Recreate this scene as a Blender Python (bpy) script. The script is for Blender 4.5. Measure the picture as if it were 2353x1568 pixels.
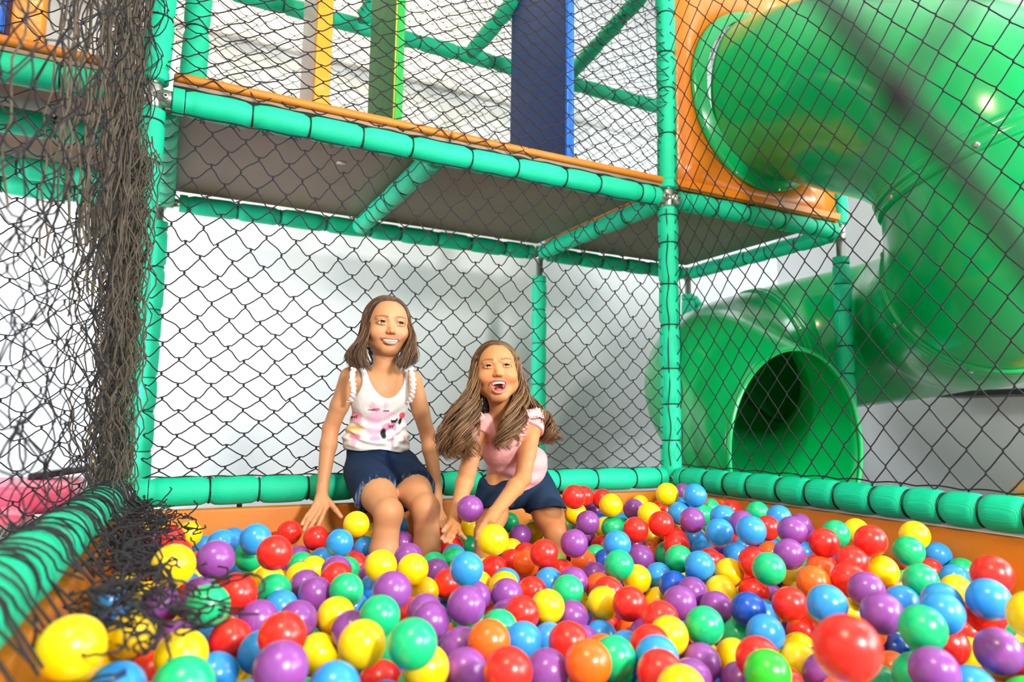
import bpy, math, random
import numpy as np
from mathutils import Vector, Matrix

for o in list(bpy.data.objects):
    bpy.data.objects.remove(o)

SC = bpy.context.scene
COL = SC.collection
# ------------------------------------------------------------------ camera
cam_d = bpy.data.cameras.new('camera')
cam_d.sensor_width = 36.0
cam_d.lens = 1615.13 / 2353 * 36.0
cam_d.clip_start = 0.02
YAW, PIT, ROL = 0.4728, 0.1177, 0.0126
CAM = Vector((0.0, 0.0, 0.7155))
_f = Vector((math.sin(YAW)*math.cos(PIT), math.cos(YAW)*math.cos(PIT), math.sin(PIT)))
_r = Vector((math.cos(YAW), -math.sin(YAW), 0))
_u = _r.cross(_f)
CR = _r*math.cos(ROL) + _u*math.sin(ROL)
CU = -_r*math.sin(ROL) + _u*math.cos(ROL)
M = Matrix((CR, CU, -_f)).transposed().to_4x4()
M.translation = CAM
cam = bpy.data.objects.new('camera', cam_d)
COL.objects.link(cam)
cam.matrix_world = M
cam_d.dof.use_dof = True
cam_d.dof.focus_distance = 2.15
cam_d.dof.aperture_fstop = 2.8
SC.camera = cam

# ------------------------------------------------------------------ world and lights
w = bpy.data.worlds.new('world'); SC.world = w; w.use_nodes = True
bg = w.node_tree.nodes['Background']
bg.inputs[0].default_value = (0.95, 0.97, 1.0, 1)
bg.inputs[1].default_value = 0.74

def area(name, loc, target, size, energy, color, size_y=None):
    d = bpy.data.lights.new(name, 'AREA'); d.energy = energy; d.color = color
    d.shape = 'RECTANGLE' if size_y else 'DISK'; d.size = size
    if size_y: d.size_y = size_y
    o = bpy.data.objects.new(name, d); COL.objects.link(o)
    o.location = loc
    o.rotation_euler = (Vector(target)-Vector(loc)).to_track_quat('-Z', 'Y').to_euler()
    return o
area('softbox_light', (1.15, -2.3, 2.1), (1.0, 2.0, 0.75), 0.5, 185, (1.0, 0.97, 0.93))
area('window_light', (3.9, -2.4, 1.75), (1.6, 3.4, 1.0), 1.6, 150, (0.90, 0.96, 1.0), 1.4)
area('ceiling_lamp_light', (-0.6, -0.2, 3.6), (0.8, 2.0, 0.4), 0.5, 60, (1.0, 0.78, 0.5))
area('back_ceiling_light', (0.7, 3.98, 3.9), (0.7, 4.25, 0.6), 2.4, 13, (1.0, 0.86, 0.55), 0.3)
area('slide_side_light', (4.4, 0.3, 3.9), (3.2, 2.0, 1.6), 1.2, 50, (0.92, 0.97, 1.0), 1.2)

area('left_fill_light', (-2.6, 2.9, 1.1), (1.9, 4.4, 0.75), 0.9, 34, (0.88, 0.95, 1.0), 0.9).data.spread = 1.35  # added fill brightening the back wall from the left, no real window
area('right_fill_light', (3.6, -0.6, 1.5), (4.3, 4.4, 0.7), 1.0, 75, (0.93, 0.97, 1.0), 0.9)  # added fill lifting the dim wall at right, not an actual window
SC.view_settings.view_transform = 'Standard'
SC.view_settings.look = 'None'
SC.view_settings.gamma = 1
SC.view_settings.use_curve_mapping = False
SC.view_settings.exposure = 0.2

# ------------------------------------------------------------------ materials
def srgb(h):
    if isinstance(h, str):
        h = [int(h[i:i+2], 16)/255 for i in (0, 2, 4)]
    return tuple((c/12.92 if c <= 0.04045 else ((c+0.055)/1.055)**2.4) for c in h)+(1,)

def mat(name, col, rough=0.5, metal=0, bump=None, spec=0.5, coat=0, sss=0, var=0.0, vscale=3, attr=None, trans=0):
    m = bpy.data.materials.new(name); m.use_nodes = True
    nt = m.node_tree; N = nt.nodes; L = nt.links
    b = N['Principled BSDF']
    b.inputs['Base Color'].default_value = srgb(col)
    b.inputs['Roughness'].default_value = rough
    b.inputs['Metallic'].default_value = metal
    b.inputs['Specular IOR Level'].default_value = spec
    if coat:
        b.inputs['Coat Weight'].default_value = coat; b.inputs['Coat Roughness'].default_value = 0.12
    if sss:
        b.inputs['Subsurface Weight'].default_value = sss
        b.inputs['Subsurface Radius'].default_value = (0.012, 0.005, 0.003)
        b.inputs['Subsurface Scale'].default_value = 1.0
    tc = N.new('ShaderNodeTexCoord')
    if var:
        n = N.new('ShaderNodeTexNoise'); n.inputs['Scale'].default_value = vscale
        n.inputs['Detail'].default_value = 4
        L.new(tc.outputs['Object'], n.inputs['Vector'])
        mx = N.new('ShaderNodeMixRGB'); mx.blend_type = 'MULTIPLY'
        c = srgb(col)
        r = N.new('ShaderNodeValToRGB')
        r.color_ramp.elements[0].position = 0.3; r.color_ramp.elements[1].position = 0.7
        r.color_ramp.elements[0].color = (1-var, 1-var, 1-var, 1); r.color_ramp.elements[1].color = (1, 1, 1, 1)
        L.new(n.outputs['Fac'], r.inputs[0])
        mx.inputs[0].default_value = 1; mx.inputs[1].default_value = c
        L.new(r.outputs[0], mx.inputs[2]); L.new(mx.outputs[0], b.inputs['Base Color'])
    if attr:
        a = N.new('ShaderNodeAttribute'); a.attribute_name = attr
        L.new(a.outputs['Color'], b.inputs['Base Color'])
    if bump:
        kind, scale, strength, dist = bump
        bp = N.new('ShaderNodeBump'); bp.inputs['Strength'].default_value = strength
        bp.inputs['Distance'].default_value = dist
        if kind == 'weave':
            # woven vinyl / knitted sleeve: two crossing fine wave textures
            ms = []
            for ax in ('X', 'Z'):
                wv = N.new('ShaderNodeTexWave'); wv.wave_type = 'BANDS'; wv.bands_direction = ax
                wv.inputs['Scale'].default_value = scale
                wv.inputs['Distortion'].default_value = 0.6
                wv.inputs['Detail'].default_value = 1
                L.new(tc.outputs['UV'] if False else tc.outputs['Object'], wv.inputs['Vector']); ms.append(wv)
            mm = N.new('ShaderNodeMath'); mm.operation = 'MULTIPLY'
            L.new(ms[0].outputs['Fac'], mm.inputs[0]); L.new(ms[1].outputs['Fac'], mm.inputs[1])
            L.new(mm.outputs[0], bp.inputs['Height'])
        elif kind == 'noise':
            n2 = N.new('ShaderNodeTexNoise'); n2.inputs['Scale'].default_value = scale
            n2.inputs['Detail'].default_value = 6
            L.new(tc.outputs['Object'], n2.inputs['Vector']); L.new(n2.outputs['Fac'], bp.inputs['Height'])
        L.new(bp.outputs[0], b.inputs['Normal'])
    return m

def ball_mat(name, col):
    # moulded plastic ball with a thin raised seam round its equator
    m = mat(name, col, rough=0.27, spec=0.55)
    nt = m.node_tree; N = nt.nodes; L = nt.links; b = N['Principled BSDF']
    tc = N.new('ShaderNodeTexCoord'); sx = N.new('ShaderNodeSeparateXYZ')
    L.new(tc.outputs['Object'], sx.inputs[0])
    ab = N.new('ShaderNodeMath'); ab.operation = 'ABSOLUTE'; L.new(sx.outputs['Z'], ab.inputs[0])
    lt = N.new('ShaderNodeMath'); lt.operation = 'LESS_THAN'; lt.inputs[1].default_value = 0.00032
    L.new(ab.outputs[0], lt.inputs[0])
    mx = N.new('ShaderNodeMixRGB'); mx.inputs[1].default_value = srgb(col)
    c = srgb(col); mx.inputs[2].default_value = tuple(min(1, v*0.75+0.12) for v in c[:3])+(1,)
    ml = N.new('ShaderNodeMath'); ml.operation = 'MULTIPLY'; ml.inputs[1].default_value = 0.6
    L.new(lt.outputs[0], ml.inputs[0]); L.new(ml.outputs[0], mx.inputs[0]); L.new(mx.outputs[0], b.inputs['Base Color'])
    b.inputs['Subsurface Weight'].default_value = 0.12
    b.inputs['Subsurface Radius'].default_value = (0.02, 0.02, 0.02)
    n2 = N.new('ShaderNodeTexNoise'); n2.inputs['Scale'].default_value = 30
    bp = N.new('ShaderNodeBump'); bp.inputs['Strength'].default_value = 0.12; bp.inputs['Distance'].default_value = 0.01
    L.new(tc.outputs['Object'], n2.inputs['Vector']); L.new(n2.outputs['Fac'], bp.inputs['Height'])
    L.new(bp.outputs[0], b.inputs['Normal'])
    return m

M_sleeve = mat('green_knit_sleeve', '00cb98', 0.48, bump=('weave', 90, 0.5, 0.002), spec=0.4, var=0.12, vscale=14)
M_tie = mat('black_tie', '10110f', 0.45)
M_cord = mat('black_net_cord', '1d1a1f', 0.75, bump=('noise', 700, 0.8, 0.002))
M_oldcord = mat('worn_taupe_net_cord', '665b4c', 0.85, bump=('noise', 600, 0.9, 0.002), var=0.6, vscale=25)
M_steel = mat('galvanised_steel', 'b9b6b0', 0.32, metal=0.85, var=0.15, vscale=20)
M_dark = mat('dark_recess', '141210', 0.7)
M_vinyl = mat('orange_vinyl', 'cf770c', 0.45, bump=('weave', 130, 0.25, 0.001), var=0.12, vscale=5)
M_brown = mat('brown_deck_underside', '937a68', 0.55, var=0.22, vscale=2.5, bump=('noise', 40, 0.15, 0.002))
M_orange_pl = mat('orange_plastic', 'e07a1c', 0.28, spec=0.6, var=0.06, vscale=4)
M_slide = mat('green_slide_plastic', '00a556', 0.2, spec=0.5, coat=0.15)
M_wall = mat('white_painted_wall', 'f4f6f7', 0.8, var=0.05, vscale=1.2, bump=('noise', 90, 0.05, 0.002))
M_ceiling = mat('white_ceiling', 'e8e8e4', 0.9, var=0.03)
M_floor = mat('grey_rubber_floor', '8c8a86', 0.7, var=0.2, vscale=8, bump=('noise', 120, 0.3, 0.002))
M_padorange = mat('orange_pad_vinyl', 'ffa21e', 0.3, spec=0.6, bump=('noise', 9, 0.35, 0.02))
M_glare_trim = mat('pale_grey_glare_and_trim', 'd8d2d6', 0.35, bump=('noise', 9, 0.3, 0.02))  # glare painted on the orange pad's side; also tape and board edge
M_padgreen = mat('dark_green_pad_vinyl', '1f7a34', 0.55, bump=('noise', 9, 0.3, 0.02))
M_padlime = mat('bright_green_pad_vinyl', '22b045', 0.3, bump=('noise', 9, 0.3, 0.02))
M_padblue = mat('navy_blue_pad_vinyl', '00307c', 0.6, bump=('noise', 9, 0.3, 0.02))
M_padbright = mat('bright_blue_pad_vinyl', '1a6fe0', 0.25, bump=('noise', 9, 0.35, 0.02))
M_pipe_yel = mat('yellow_welt', 'c8c030', 0.4)
M_pink = mat('pink_vinyl', 'ff5f86', 0.4, var=0.08)
M_black = mat('black_plastic', '17181a', 0.4)
M_white_pl = mat('white_plastic', 'e9e9ea', 0.35)
M_beigewall = mat('beige_painted_panel', 'd9c99a', 0.7, var=0.04)

# ------------------------------------------------------------------ object helpers
def tag(o, label=None, cat=None, group=None, kind=None):
    if label: o['label'] = label
    if cat: o['category'] = cat
    if group: o['group'] = group
    if kind: o['kind'] = kind
    return o

def empty(name, loc=(0, 0, 0)):
    o = bpy.data.objects.new(name, None); COL.objects.link(o)
    o.empty_display_size = 0.05; o.location = loc
    return o

def mesh_np(name, V, Fs, material, parent=None, smooth=True, colors=None, origin=None):
    """V (n,3) world coordinates; Fs list of index arrays (k,4) or (k,3), or a list of tuples."""
    V = np.asarray(V, dtype=np.float64)
    if origin is None:
        origin = (V.min(0)+V.max(0))/2
    origin = np.asarray(origin, float)
    me = bpy.data.meshes.new(name)
    if isinstance(Fs, np.ndarray): Fs = [Fs]
    if len(Fs) and isinstance(Fs[0], np.ndarray):
        loops = np.concatenate([f.ravel() for f in Fs])
        sizes = np.concatenate([np.full(len(f), f.shape[1]) for f in Fs])
    else:
        loops = np.array([i for f in Fs for i in f]); sizes = np.array([len(f) for f in Fs])
    starts = np.concatenate([[0], np.cumsum(sizes)[:-1]])
    me.vertices.add(len(V)); me.vertices.foreach_set('co', (V-origin).astype(np.float32).ravel())
    me.loops.add(len(loops)); me.loops.foreach_set('vertex_index', loops.astype(np.int32))
    me.polygons.add(len(sizes)); me.polygons.foreach_set('loop_start', starts.astype(np.int32))
    me.polygons.foreach_set('loop_total', sizes.astype(np.int32))
    if smooth: me.polygons.foreach_set('use_smooth', np.ones(len(sizes), dtype=bool))
    me.update(calc_edges=True); me.validate()
    if colors is not None:
        a = me.color_attributes.new('Col', 'FLOAT_COLOR', 'POINT')
        c = np.ones((len(V), 4), np.float32); c[:, :3] = colors
        a.data.foreach_set('color', c.ravel())
    if isinstance(material, (list, tuple)):
        for m in material: me.materials.append(m)
    elif material: me.materials.append(material)
    o = bpy.data.objects.new(name, me); COL.objects.link(o)
    if parent is not None:
        o.parent = parent
        pl = np.array(parent_loc(parent))
        o.location = tuple(origin-pl)
    else:
        o.location = tuple(origin)
    return o

def parent_loc(p):
    v = Vector(p.location)
    while p.parent is not None:
        p = p.parent; v = v+Vector(p.location)
    return v

def sweep(P, R, sides=8, cap=True, squash=None):
    """tube along polyline P with radii R -> (V, quads)"""
    P = np.asarray(P, float); n = len(P); R = np.broadcast_to(np.asarray(R, float), (n,))
    T = np.gradient(P, axis=0); T /= np.linalg.norm(T, axis=1)[:, None]+1e-12
    a = np.array([0, 0, 1.]) if abs(T[0][2]) < 0.9 else np.array([1., 0, 0])
    U = np.zeros_like(P); u = np.cross(T[0], a); u /= np.linalg.norm(u); U[0] = u
    for i in range(1, n):
        u = u-T[i]*np.dot(u, T[i]); u /= np.linalg.norm(u)+1e-12; U[i] = u
    Wv = np.cross(T, U)
    th = np.linspace(0, 2*np.pi, sides, endpoint=False)
    V = P[:, None]+R[:, None, None]*(np.cos(th)[None, :, None]*U[:, None]+np.sin(th)[None, :, None]*Wv[:, None]*(squash or 1))
    V = V.reshape(-1, 3)
    i = np.arange(n-1)[:, None]*sides; j = np.arange(sides)[None]; j2 = (j+1) % sides
    Q = np.stack([i+j, i+j2, i+sides+j2, i+sides+j], -1).reshape(-1, 4)
    fs = [Q]
    if cap:
        V = np.vstack([V, P[0], P[-1]]); c0 = n*sides
        jj = np.arange(sides); k = (jj+1) % sides
        fs.append(np.stack([np.full(sides, c0), k, jj], -1))
        b = (n-1)*sides
        fs.append(np.stack([np.full(sides, c0+1), b+jj, b+k], -1))
    return V, fs

def merge(parts):
    Vs = []; F4 = []; F3 = []; off = 0
    for V, fs in parts:
        Vs.append(V)
        if isinstance(fs, np.ndarray): fs = [fs]
        for f in fs:
            (F4 if f.shape[1] == 4 else F3).append(f+off)
        off += len(V)
    out = []
    if F4: out.append(np.concatenate(F4))
    if F3: out.append(np.concatenate(F3))
    return np.vstack(Vs), out

def box(cx, cy, cz, sx, sy, sz, bev=0.0, rot=None):
    """bevelled box as (V, faces) via rounded superbox grid"""
    if bev <= 0:
        V = np.array([[x, y, z] for x in (-.5, .5) for y in (-.5, .5) for z in (-.5, .5)])*np.array([sx, sy, sz])
        Fq = np.array([[0, 1, 3, 2], [4, 6, 7, 5], [0, 4, 5, 1], [2, 3, 7, 6], [0, 2, 6, 4], [1, 5, 7, 3]])
    else:
        k = 4
        n = np.linspace(-1, 1, 2*k)
        us = []
        # cube-sphere: 6 faces of grids, then offset
        Vl = []; Fl = []; off = 0
        g = np.concatenate([np.linspace(-1, -0.0001, k), np.linspace(0.0001, 1, k)])
        for ax in range(3):
            for s in (-1, 1):
                A, B = np.meshgrid(g, g, indexing='ij')
                D = np.zeros(A.shape+(3,)); D[..., ax] = s; D[..., (ax+1) % 3] = np.tan(A*np.pi/4)*1.0; D[..., (ax+2) % 3] = np.tan(B*np.pi/4)
                sg = np.sign(np.stack([D[..., 0], D[..., 1], D[..., 2]], -1))
                sg[sg == 0] = 1
                Dn = D/np.linalg.norm(D, axis=-1)[..., None]
                h = np.array([sx, sy, sz])/2-bev
                Pn = sg*h+Dn*bev
                Vl.append(Pn.reshape(-1, 3))
                m = 2*k
                ii, jj = np.meshgrid(np.arange(m-1), np.arange(m-1), indexing='ij')
                q = np.stack([ii*m+jj, (ii+1)*m+jj, (ii+1)*m+jj+1, ii*m+jj+1], -1).reshape(-1, 4)
                if s < 0: q = q[:, ::-1]
                Fl.append(q+off); off += m*m
        V = np.vstack(Vl); Fq = np.concatenate(Fl)
    if rot is not None:
        V = V@np.array(rot.to_3x3()).T
    return V+np.array([cx, cy, cz]), [Fq]

def catmull(P, n=10):
    P = np.asarray(P, float)
    Q = np.vstack([2*P[0]-P[1], P, 2*P[-1]-P[-2]]); out = []
    for i in range(1, len(Q)-2):
        a, b, c, d = Q[i-1], Q[i], Q[i+1], Q[i+2]
        for t in np.linspace(0, 1, n, endpoint=False):
            out.append(.5*(2*b+(c-a)*t+(2*a-5*b+4*c-d)*t*t+(3*b-a-3*c+d)*t**3))
    out.append(P[-1])
    return np.array(out)

rng = np.random.default_rng(7)
YW, XL, XR, XF, ZL, ZD, YB, ZU = 2.386, -0.051, 1.989, 3.117, 0.50, 1.72, 3.547, 2.83
RT = 0.043

# ------------------------------------------------------------------ the room
def plane_box(name, c, s, m):
    V, F = box(*c, *s); o = mesh_np(name, V, F, m, smooth=False); o['kind'] = 'structure'; return o
plane_box('floor', (2.0, 1.2, -0.05), (10, 9, 0.1), M_floor)
plane_box('wall_back', (1.0, 4.45, 2.2), (8.2, 0.1, 4.6), M_wall)
plane_box('wall_right', (4.95, 1.9, 2.2), (0.1, 5.0, 4.6), M_wall)
plane_box('wall_left', (-3.05, 1.9, 2.2), (0.1, 5.0, 4.6), M_wall)
plane_box('ceiling', (1.0, 1.9, 4.55), (8.2, 5.2, 0.1), M_ceiling)
plane_box('trim_1', (1.0, 4.385, 3.05), (8.0, 0.03, 0.035), M_ceiling)
plane_box('baseboard_back', (1.0, 4.385, 0.06), (8.0, 0.03, 0.12), M_white_pl)

# ------------------------------------------------------------------ padded pipes
def padded(name, A, B, label, cat, seg=0.165, group=None, g0=0.045, g1=0.045, r=RT, irregular=0.2, ties=True, seed=0):
    A = np.array(A, float); B = np.array(B, float); Lg = np.linalg.norm(B-A); D = (B-A)/Lg
    rg = np.random.default_rng(seed+int(Lg*1000))
    root = empty(name, tuple(A)); tag(root, label, cat, group)
    # steel pipe running the whole length
    V, F = sweep([A, B], 0.021, 12); mesh_np('steel_pipe', V, F, M_steel, root)
    s0, s1 = g0, Lg-g1
    # joints between the sleeve's barrels
    js = [s0, s0+0.035]
    while js[-1] < s1-seg*1.35:
        js.append(js[-1]+seg*(1+irregular*(rg.random()-.5)*2))
    js += [s1-0.035, s1]
    js = [j for j in js]
    pts = []; rad = []
    for a, b in zip(js[:-1], js[1:]):
        L = b-a
        if L < 1e-3: continue
        k = 9
        for t in np.linspace(0.0, 1.0, k):
            e = min(t, 1-t)*L
            rr = r*(0.80+0.20*(1-math.exp(-e/0.007)))*(1+0.02*math.sin(math.pi*t))
            if L < 0.05: rr = r*0.97
            pts.append(A+D*(a+0.0006+t*(L-0.0012))); rad.append(rr)
    V, F = sweep(pts, rad, 28); 
    nb = np.sin(V@np.array([37., 23., 31.]))*0.0008
    c = A+np.outer((V-A)@D, D); V = V+(V-c)/np.maximum(np.linalg.norm(V-c, axis=1), 1e-6)[:, None]*nb[:, None]
    sl = mesh_np('foam_sleeve', V, F, M_sleeve, root)
    if ties:
        for j in js[1:-1]:
            th = np.linspace(0, 2*np.pi, 25)
            a = np.array([0, 0, 1.]) if abs(D[2]) < .9 else np.array([1., 0, 0])
            u = np.cross(D, a); u /= np.linalg.norm(u); v = np.cross(D, u)
            tl = (rg.random()-.5)*0.10
            ring = A+D*j+(np.cos(th)[:, None]*u+np.sin(th)[:, None]*v)*(r*0.865)+D*(np.cos(th)*tl*r)[:, None]
            V, F = sweep(ring, 0.0026, 6, cap=False); mesh_np('tie', V, F, M_tie, root)
    return root

def clamp(loc, dirs, label, screws=None):
    root = empty('pipe_clamp', loc); tag(root, label, 'pipe fitting')
    c = np.array(loc, float); parts = []
    parts.append(sweep([c-[0, 0, .04], c-[0, 0, .034], c+[0, 0, .034], c+[0, 0, .04]], [0.026, .029, .029, .026], 24))
    for d in dirs:
        d = np.array(d, float)
        parts.append(sweep([c, c+d*0.05, c+d*0.056, c+d*0.06], [0.0295, 0.0295, 0.0285, 0.024], 24))
    V, F = merge(parts); mesh_np('socket_body', V, F, M_steel, root)
    # set screws face the pit
    for d in dirs:
        d = np.array(d, float)
        if abs(d[2]) > .5: continue
        n = np.array([-d[1], d[0], 0.]); 
        if n@(np.array([0, 0, .7])-c) < 0: n = -n
        s = c+d*0.036
        V, F = sweep([s+n*0.026, s+n*0.033, s+n*0.0335], [0.0095, 0.0095, 0.007], 16); sc = mesh_np('set_screw', V, F, M_steel, root)
        V, F = sweep([s+n*0.033, s+n*0.0342], [0.004, 0.004], 6); mesh_np('hex_recess', V, F, M_dark, sc)
    s = c+np.array([-.35, -.94, 0.])*0.0265
    V, F = sweep([s, s+np.array([-.35, -.94, 0.])*.007], [0.009, .009], 16); mesh_np('set_screw', V, F, M_steel, root)
    return root

def build_frame():
    XLb = -0.085
    # uprights
    padded('padded_post', (XLb, YW, 0.02), (-0.055, YW, ZD), 'green padded upright at the left corner of the pit, below the platform', 'padded post', seg=0.19, g0=0.02, seed=1)
    padded('padded_post', (-0.055, YW, ZD), (-0.030, YW, 3.3), 'green padded upright at the left corner, above the platform edge', 'padded post', seg=0.2, g0=0.05, seed=2)
    padded('padded_post', (XR, YW, 0.02), (XR, YW, ZD), 'green padded upright right of the two girls, from pit to platform', 'padded post', seg=0.17, seed=3)
    padded('padded_post', (XR, YW, ZD), (XR, YW, 3.4), 'green padded upright rising beside the orange slide panel', 'padded post', seg=0.18, seed=4)
    padded('padded_post', (XR, YB, 0.02), (XR, YB, ZD), 'green padded upright far behind the smaller girl', 'padded post', seg=0.2, g1=0.14, seed=5)
    padded('padded_post', (XF, YW, 0.02), (XF, YW, ZD), 'green padded upright in front of the slide tube, under the panel corner', 'padded post', seg=0.17, g1=0.13, seed=6)
    padded('padded_post', (XF, YW, ZD), (XF, YW, 3.3), 'green padded upright behind the slide bend, at the orange panel edge', 'padded post', seg=0.17, seed=7)
    padded('padded_post', (XF, YB, 0.02), (XF, YB, ZD), 'green padded upright behind the slide hood with a diagonal brace', 'padded post', seg=0.2, g1=0.14, seed=8)
    padded('padded_post', (-0.02, YB, 0.02), (-0.02, YB, ZD), 'green padded upright at the back left, behind the corner post', 'padded post', seg=0.17, g1=0.1, seed=9)
    padded('padded_post', (0.06, 2.62, ZD+.06), (0.07, 2.62, 3.3), 'green padded upright just behind the top of the left corner post', 'padded post', seg=0.2, seed=10)
    # rails
    padded('padded_rail', (XLb+.01, YW, ZL), (XR, YW, ZL), 'green padded bottom rail the taller girl sits on', 'padded rail', seg=0.16, g0=.05, seed=11)
    padded('padded_rail', (-0.05, YW, ZD), (XR, YW, ZD), 'long green padded rail along the front edge of the platform above the girls', 'padded rail', seg=0.2, g0=.05, g1=.06, seed=12)
    padded('padded_rail', (XR, YW, ZD), (XF, YW, ZD), 'green padded rail under the orange slide panel', 'padded rail', seg=0.2, g0=.06, g1=.05, seed=13)
    padded('padded_rail', (XR, YW, ZL), (XR, 0.2, ZL), 'green padded bottom rail of the right side, running toward the viewer', 'padded rail', seg=0.125, g0=.06, g1=.0, r=.047, seed=14)
    padded('padded_rail', (XLb, YW, ZL), (-0.175, 0.75, ZL), 'green padded bottom rail of the left side under the gathered net', 'padded rail', seg=0.33, g0=.05, g1=0, r=.048, seed=15)
    padded('padded_rail', (0.0, YB, ZD), (XR, YB, ZD), 'green padded rail along the back edge of the platform', 'padded rail', seg=0.2, g0=.06, g1=.05, seed=16)
    padded('padded_rail', (XR, YB, ZD), (XF, YB, ZD), 'green padded back rail right of the far upright', 'padded rail', seg=0.18, g0=.06, g1=.05, seed=17)
    padded('padded_rail', (0.905, YW+.03, ZD-.0), (0.905, YB-.03, ZD), 'green padded joist crossing under the middle of the platform', 'padded rail', seg=0.15, g0=.02, g1=.02, seed=18)
    padded('padded_rail', (XR, YW, ZD), (XR, YB, ZD), 'green padded joist running back from the right upright under the platform', 'padded rail', seg=0.2, g0=.06, g1=.05, seed=19)
    padded('padded_rail', (XF, YW, ZD), (XF, YB, ZD), 'green padded joist under the far right end of the platform', 'padded rail', seg=0.19, g0=.05, g1=.05, seed=20)
    padded('padded_rail', (-0.02, YW, ZD), (-0.0, YB, ZD), 'green padded joist under the left end of the platform', 'padded rail', seg=0.13, g0=.06, g1=.05, seed=21)
    padded('padded_rail', (-0.06, YW, ZD), (-1.6, YW, ZD), 'green padded front rail left of the corner post, behind the hanging net', 'padded rail', seg=0.17, g0=.06, g1=.0, seed=22)
    padded('padded_rail', (-0.06, 2.76, ZD-.02), (-1.6, 2.76, ZD-.02), 'green padded joist under the left platform, nearest the front', 'padded rail', seg=0.22, seed=23)
    padded('padded_rail', (-0.06, 3.28, ZD-.02), (-1.6, 3.28, ZD-.02), 'green padded joist under the left platform, middle one', 'padded rail', seg=0.22, seed=24)
    padded('padded_rail', (-0.06, YB, ZD-.02), (-1.6, YB, ZD-.02), 'green padded back rail under the left platform', 'padded rail', seg=0.22, seed=25)
    padded('padded_rail', (-0.05, YB, ZU), (XF, YB, ZU), 'green padded upper rail at the back, above the platform', 'padded rail', seg=0.22, seed=26)
    padded('padded_rail', (0.86, YB-.02, ZU), (1.13, 2.9, 3.25), 'green padded brace rising behind the green pad', 'padded rail', seg=0.2, seed=27)
    padded('padded_rail', (1.50, YB-.02, ZU-.01), (1.62, 2.95, 3.0), 'green padded brace left of the top of the blue pad', 'padded rail', seg=0.2, seed=28)
    padded('padded_rail', (2.15, YB-.02, ZU), (2.35, 2.75, 3.2), 'green padded brace right of the top of the blue pad', 'padded rail', seg=0.2, seed=29)
    padded('padded_rail', (XF, YB, ZD-.14), (XF+.42, YB, ZD-.55), 'green padded diagonal brace beside the slide hood', 'padded brace', seg=0.16, seed=30)
    x, y, z = (1, 0, 0), (0, 1, 0), (0, 0, 1)
    clamp((-0.055, YW, ZD), [(1, 0, 0), (-1, 0, 0), (0, 1, 0)], 'steel pipe fitting at the platform corner behind the hanging net')
    clamp((XR, YW, ZD), [(1, 0, 0), (-1, 0, 0), (0, 1, 0)], 'steel pipe fitting joining platform rails at the right upright')
    clamp((XR, YW, ZL), [(-1, 0, 0), (0, -1, 0)], 'steel pipe fitting at the back right corner, just above the balls')
    clamp((XLb+.008, YW, ZL), [(1, 0, 0), (0, -1, 0)], 'steel pipe fitting at the back left corner of the pit, under tangled net')
    clamp((XR, YB, ZD), [(1, 0, 0), (-1, 0, 0), (0, -1, 0)], 'steel pipe fitting on top of the far upright behind the smaller girl')
    clamp((XF, YW, ZD), [(-1, 0, 0), (0, 1, 0)], 'steel pipe fitting at the corner below the orange slide panel')
    clamp((XF, YB, ZD), [(-1, 0, 0), (0, -1, 0)], 'steel pipe fitting at the back right of the platform')
    clamp((-0.02, YB, ZD), [(1, 0, 0), (-1, 0, 0)], 'steel pipe fitting behind the left corner post')

# ------------------------------------------------------------------ platforms, boards, panel, pads
def rounded_slab(x0, x1, y0, y1, z0, z1, b=0.012):
    return box((x0+x1)/2, (y0+y1)/2, (z0+z1)/2, x1-x0, y1-y0, z1-z0, bev=b)

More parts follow.
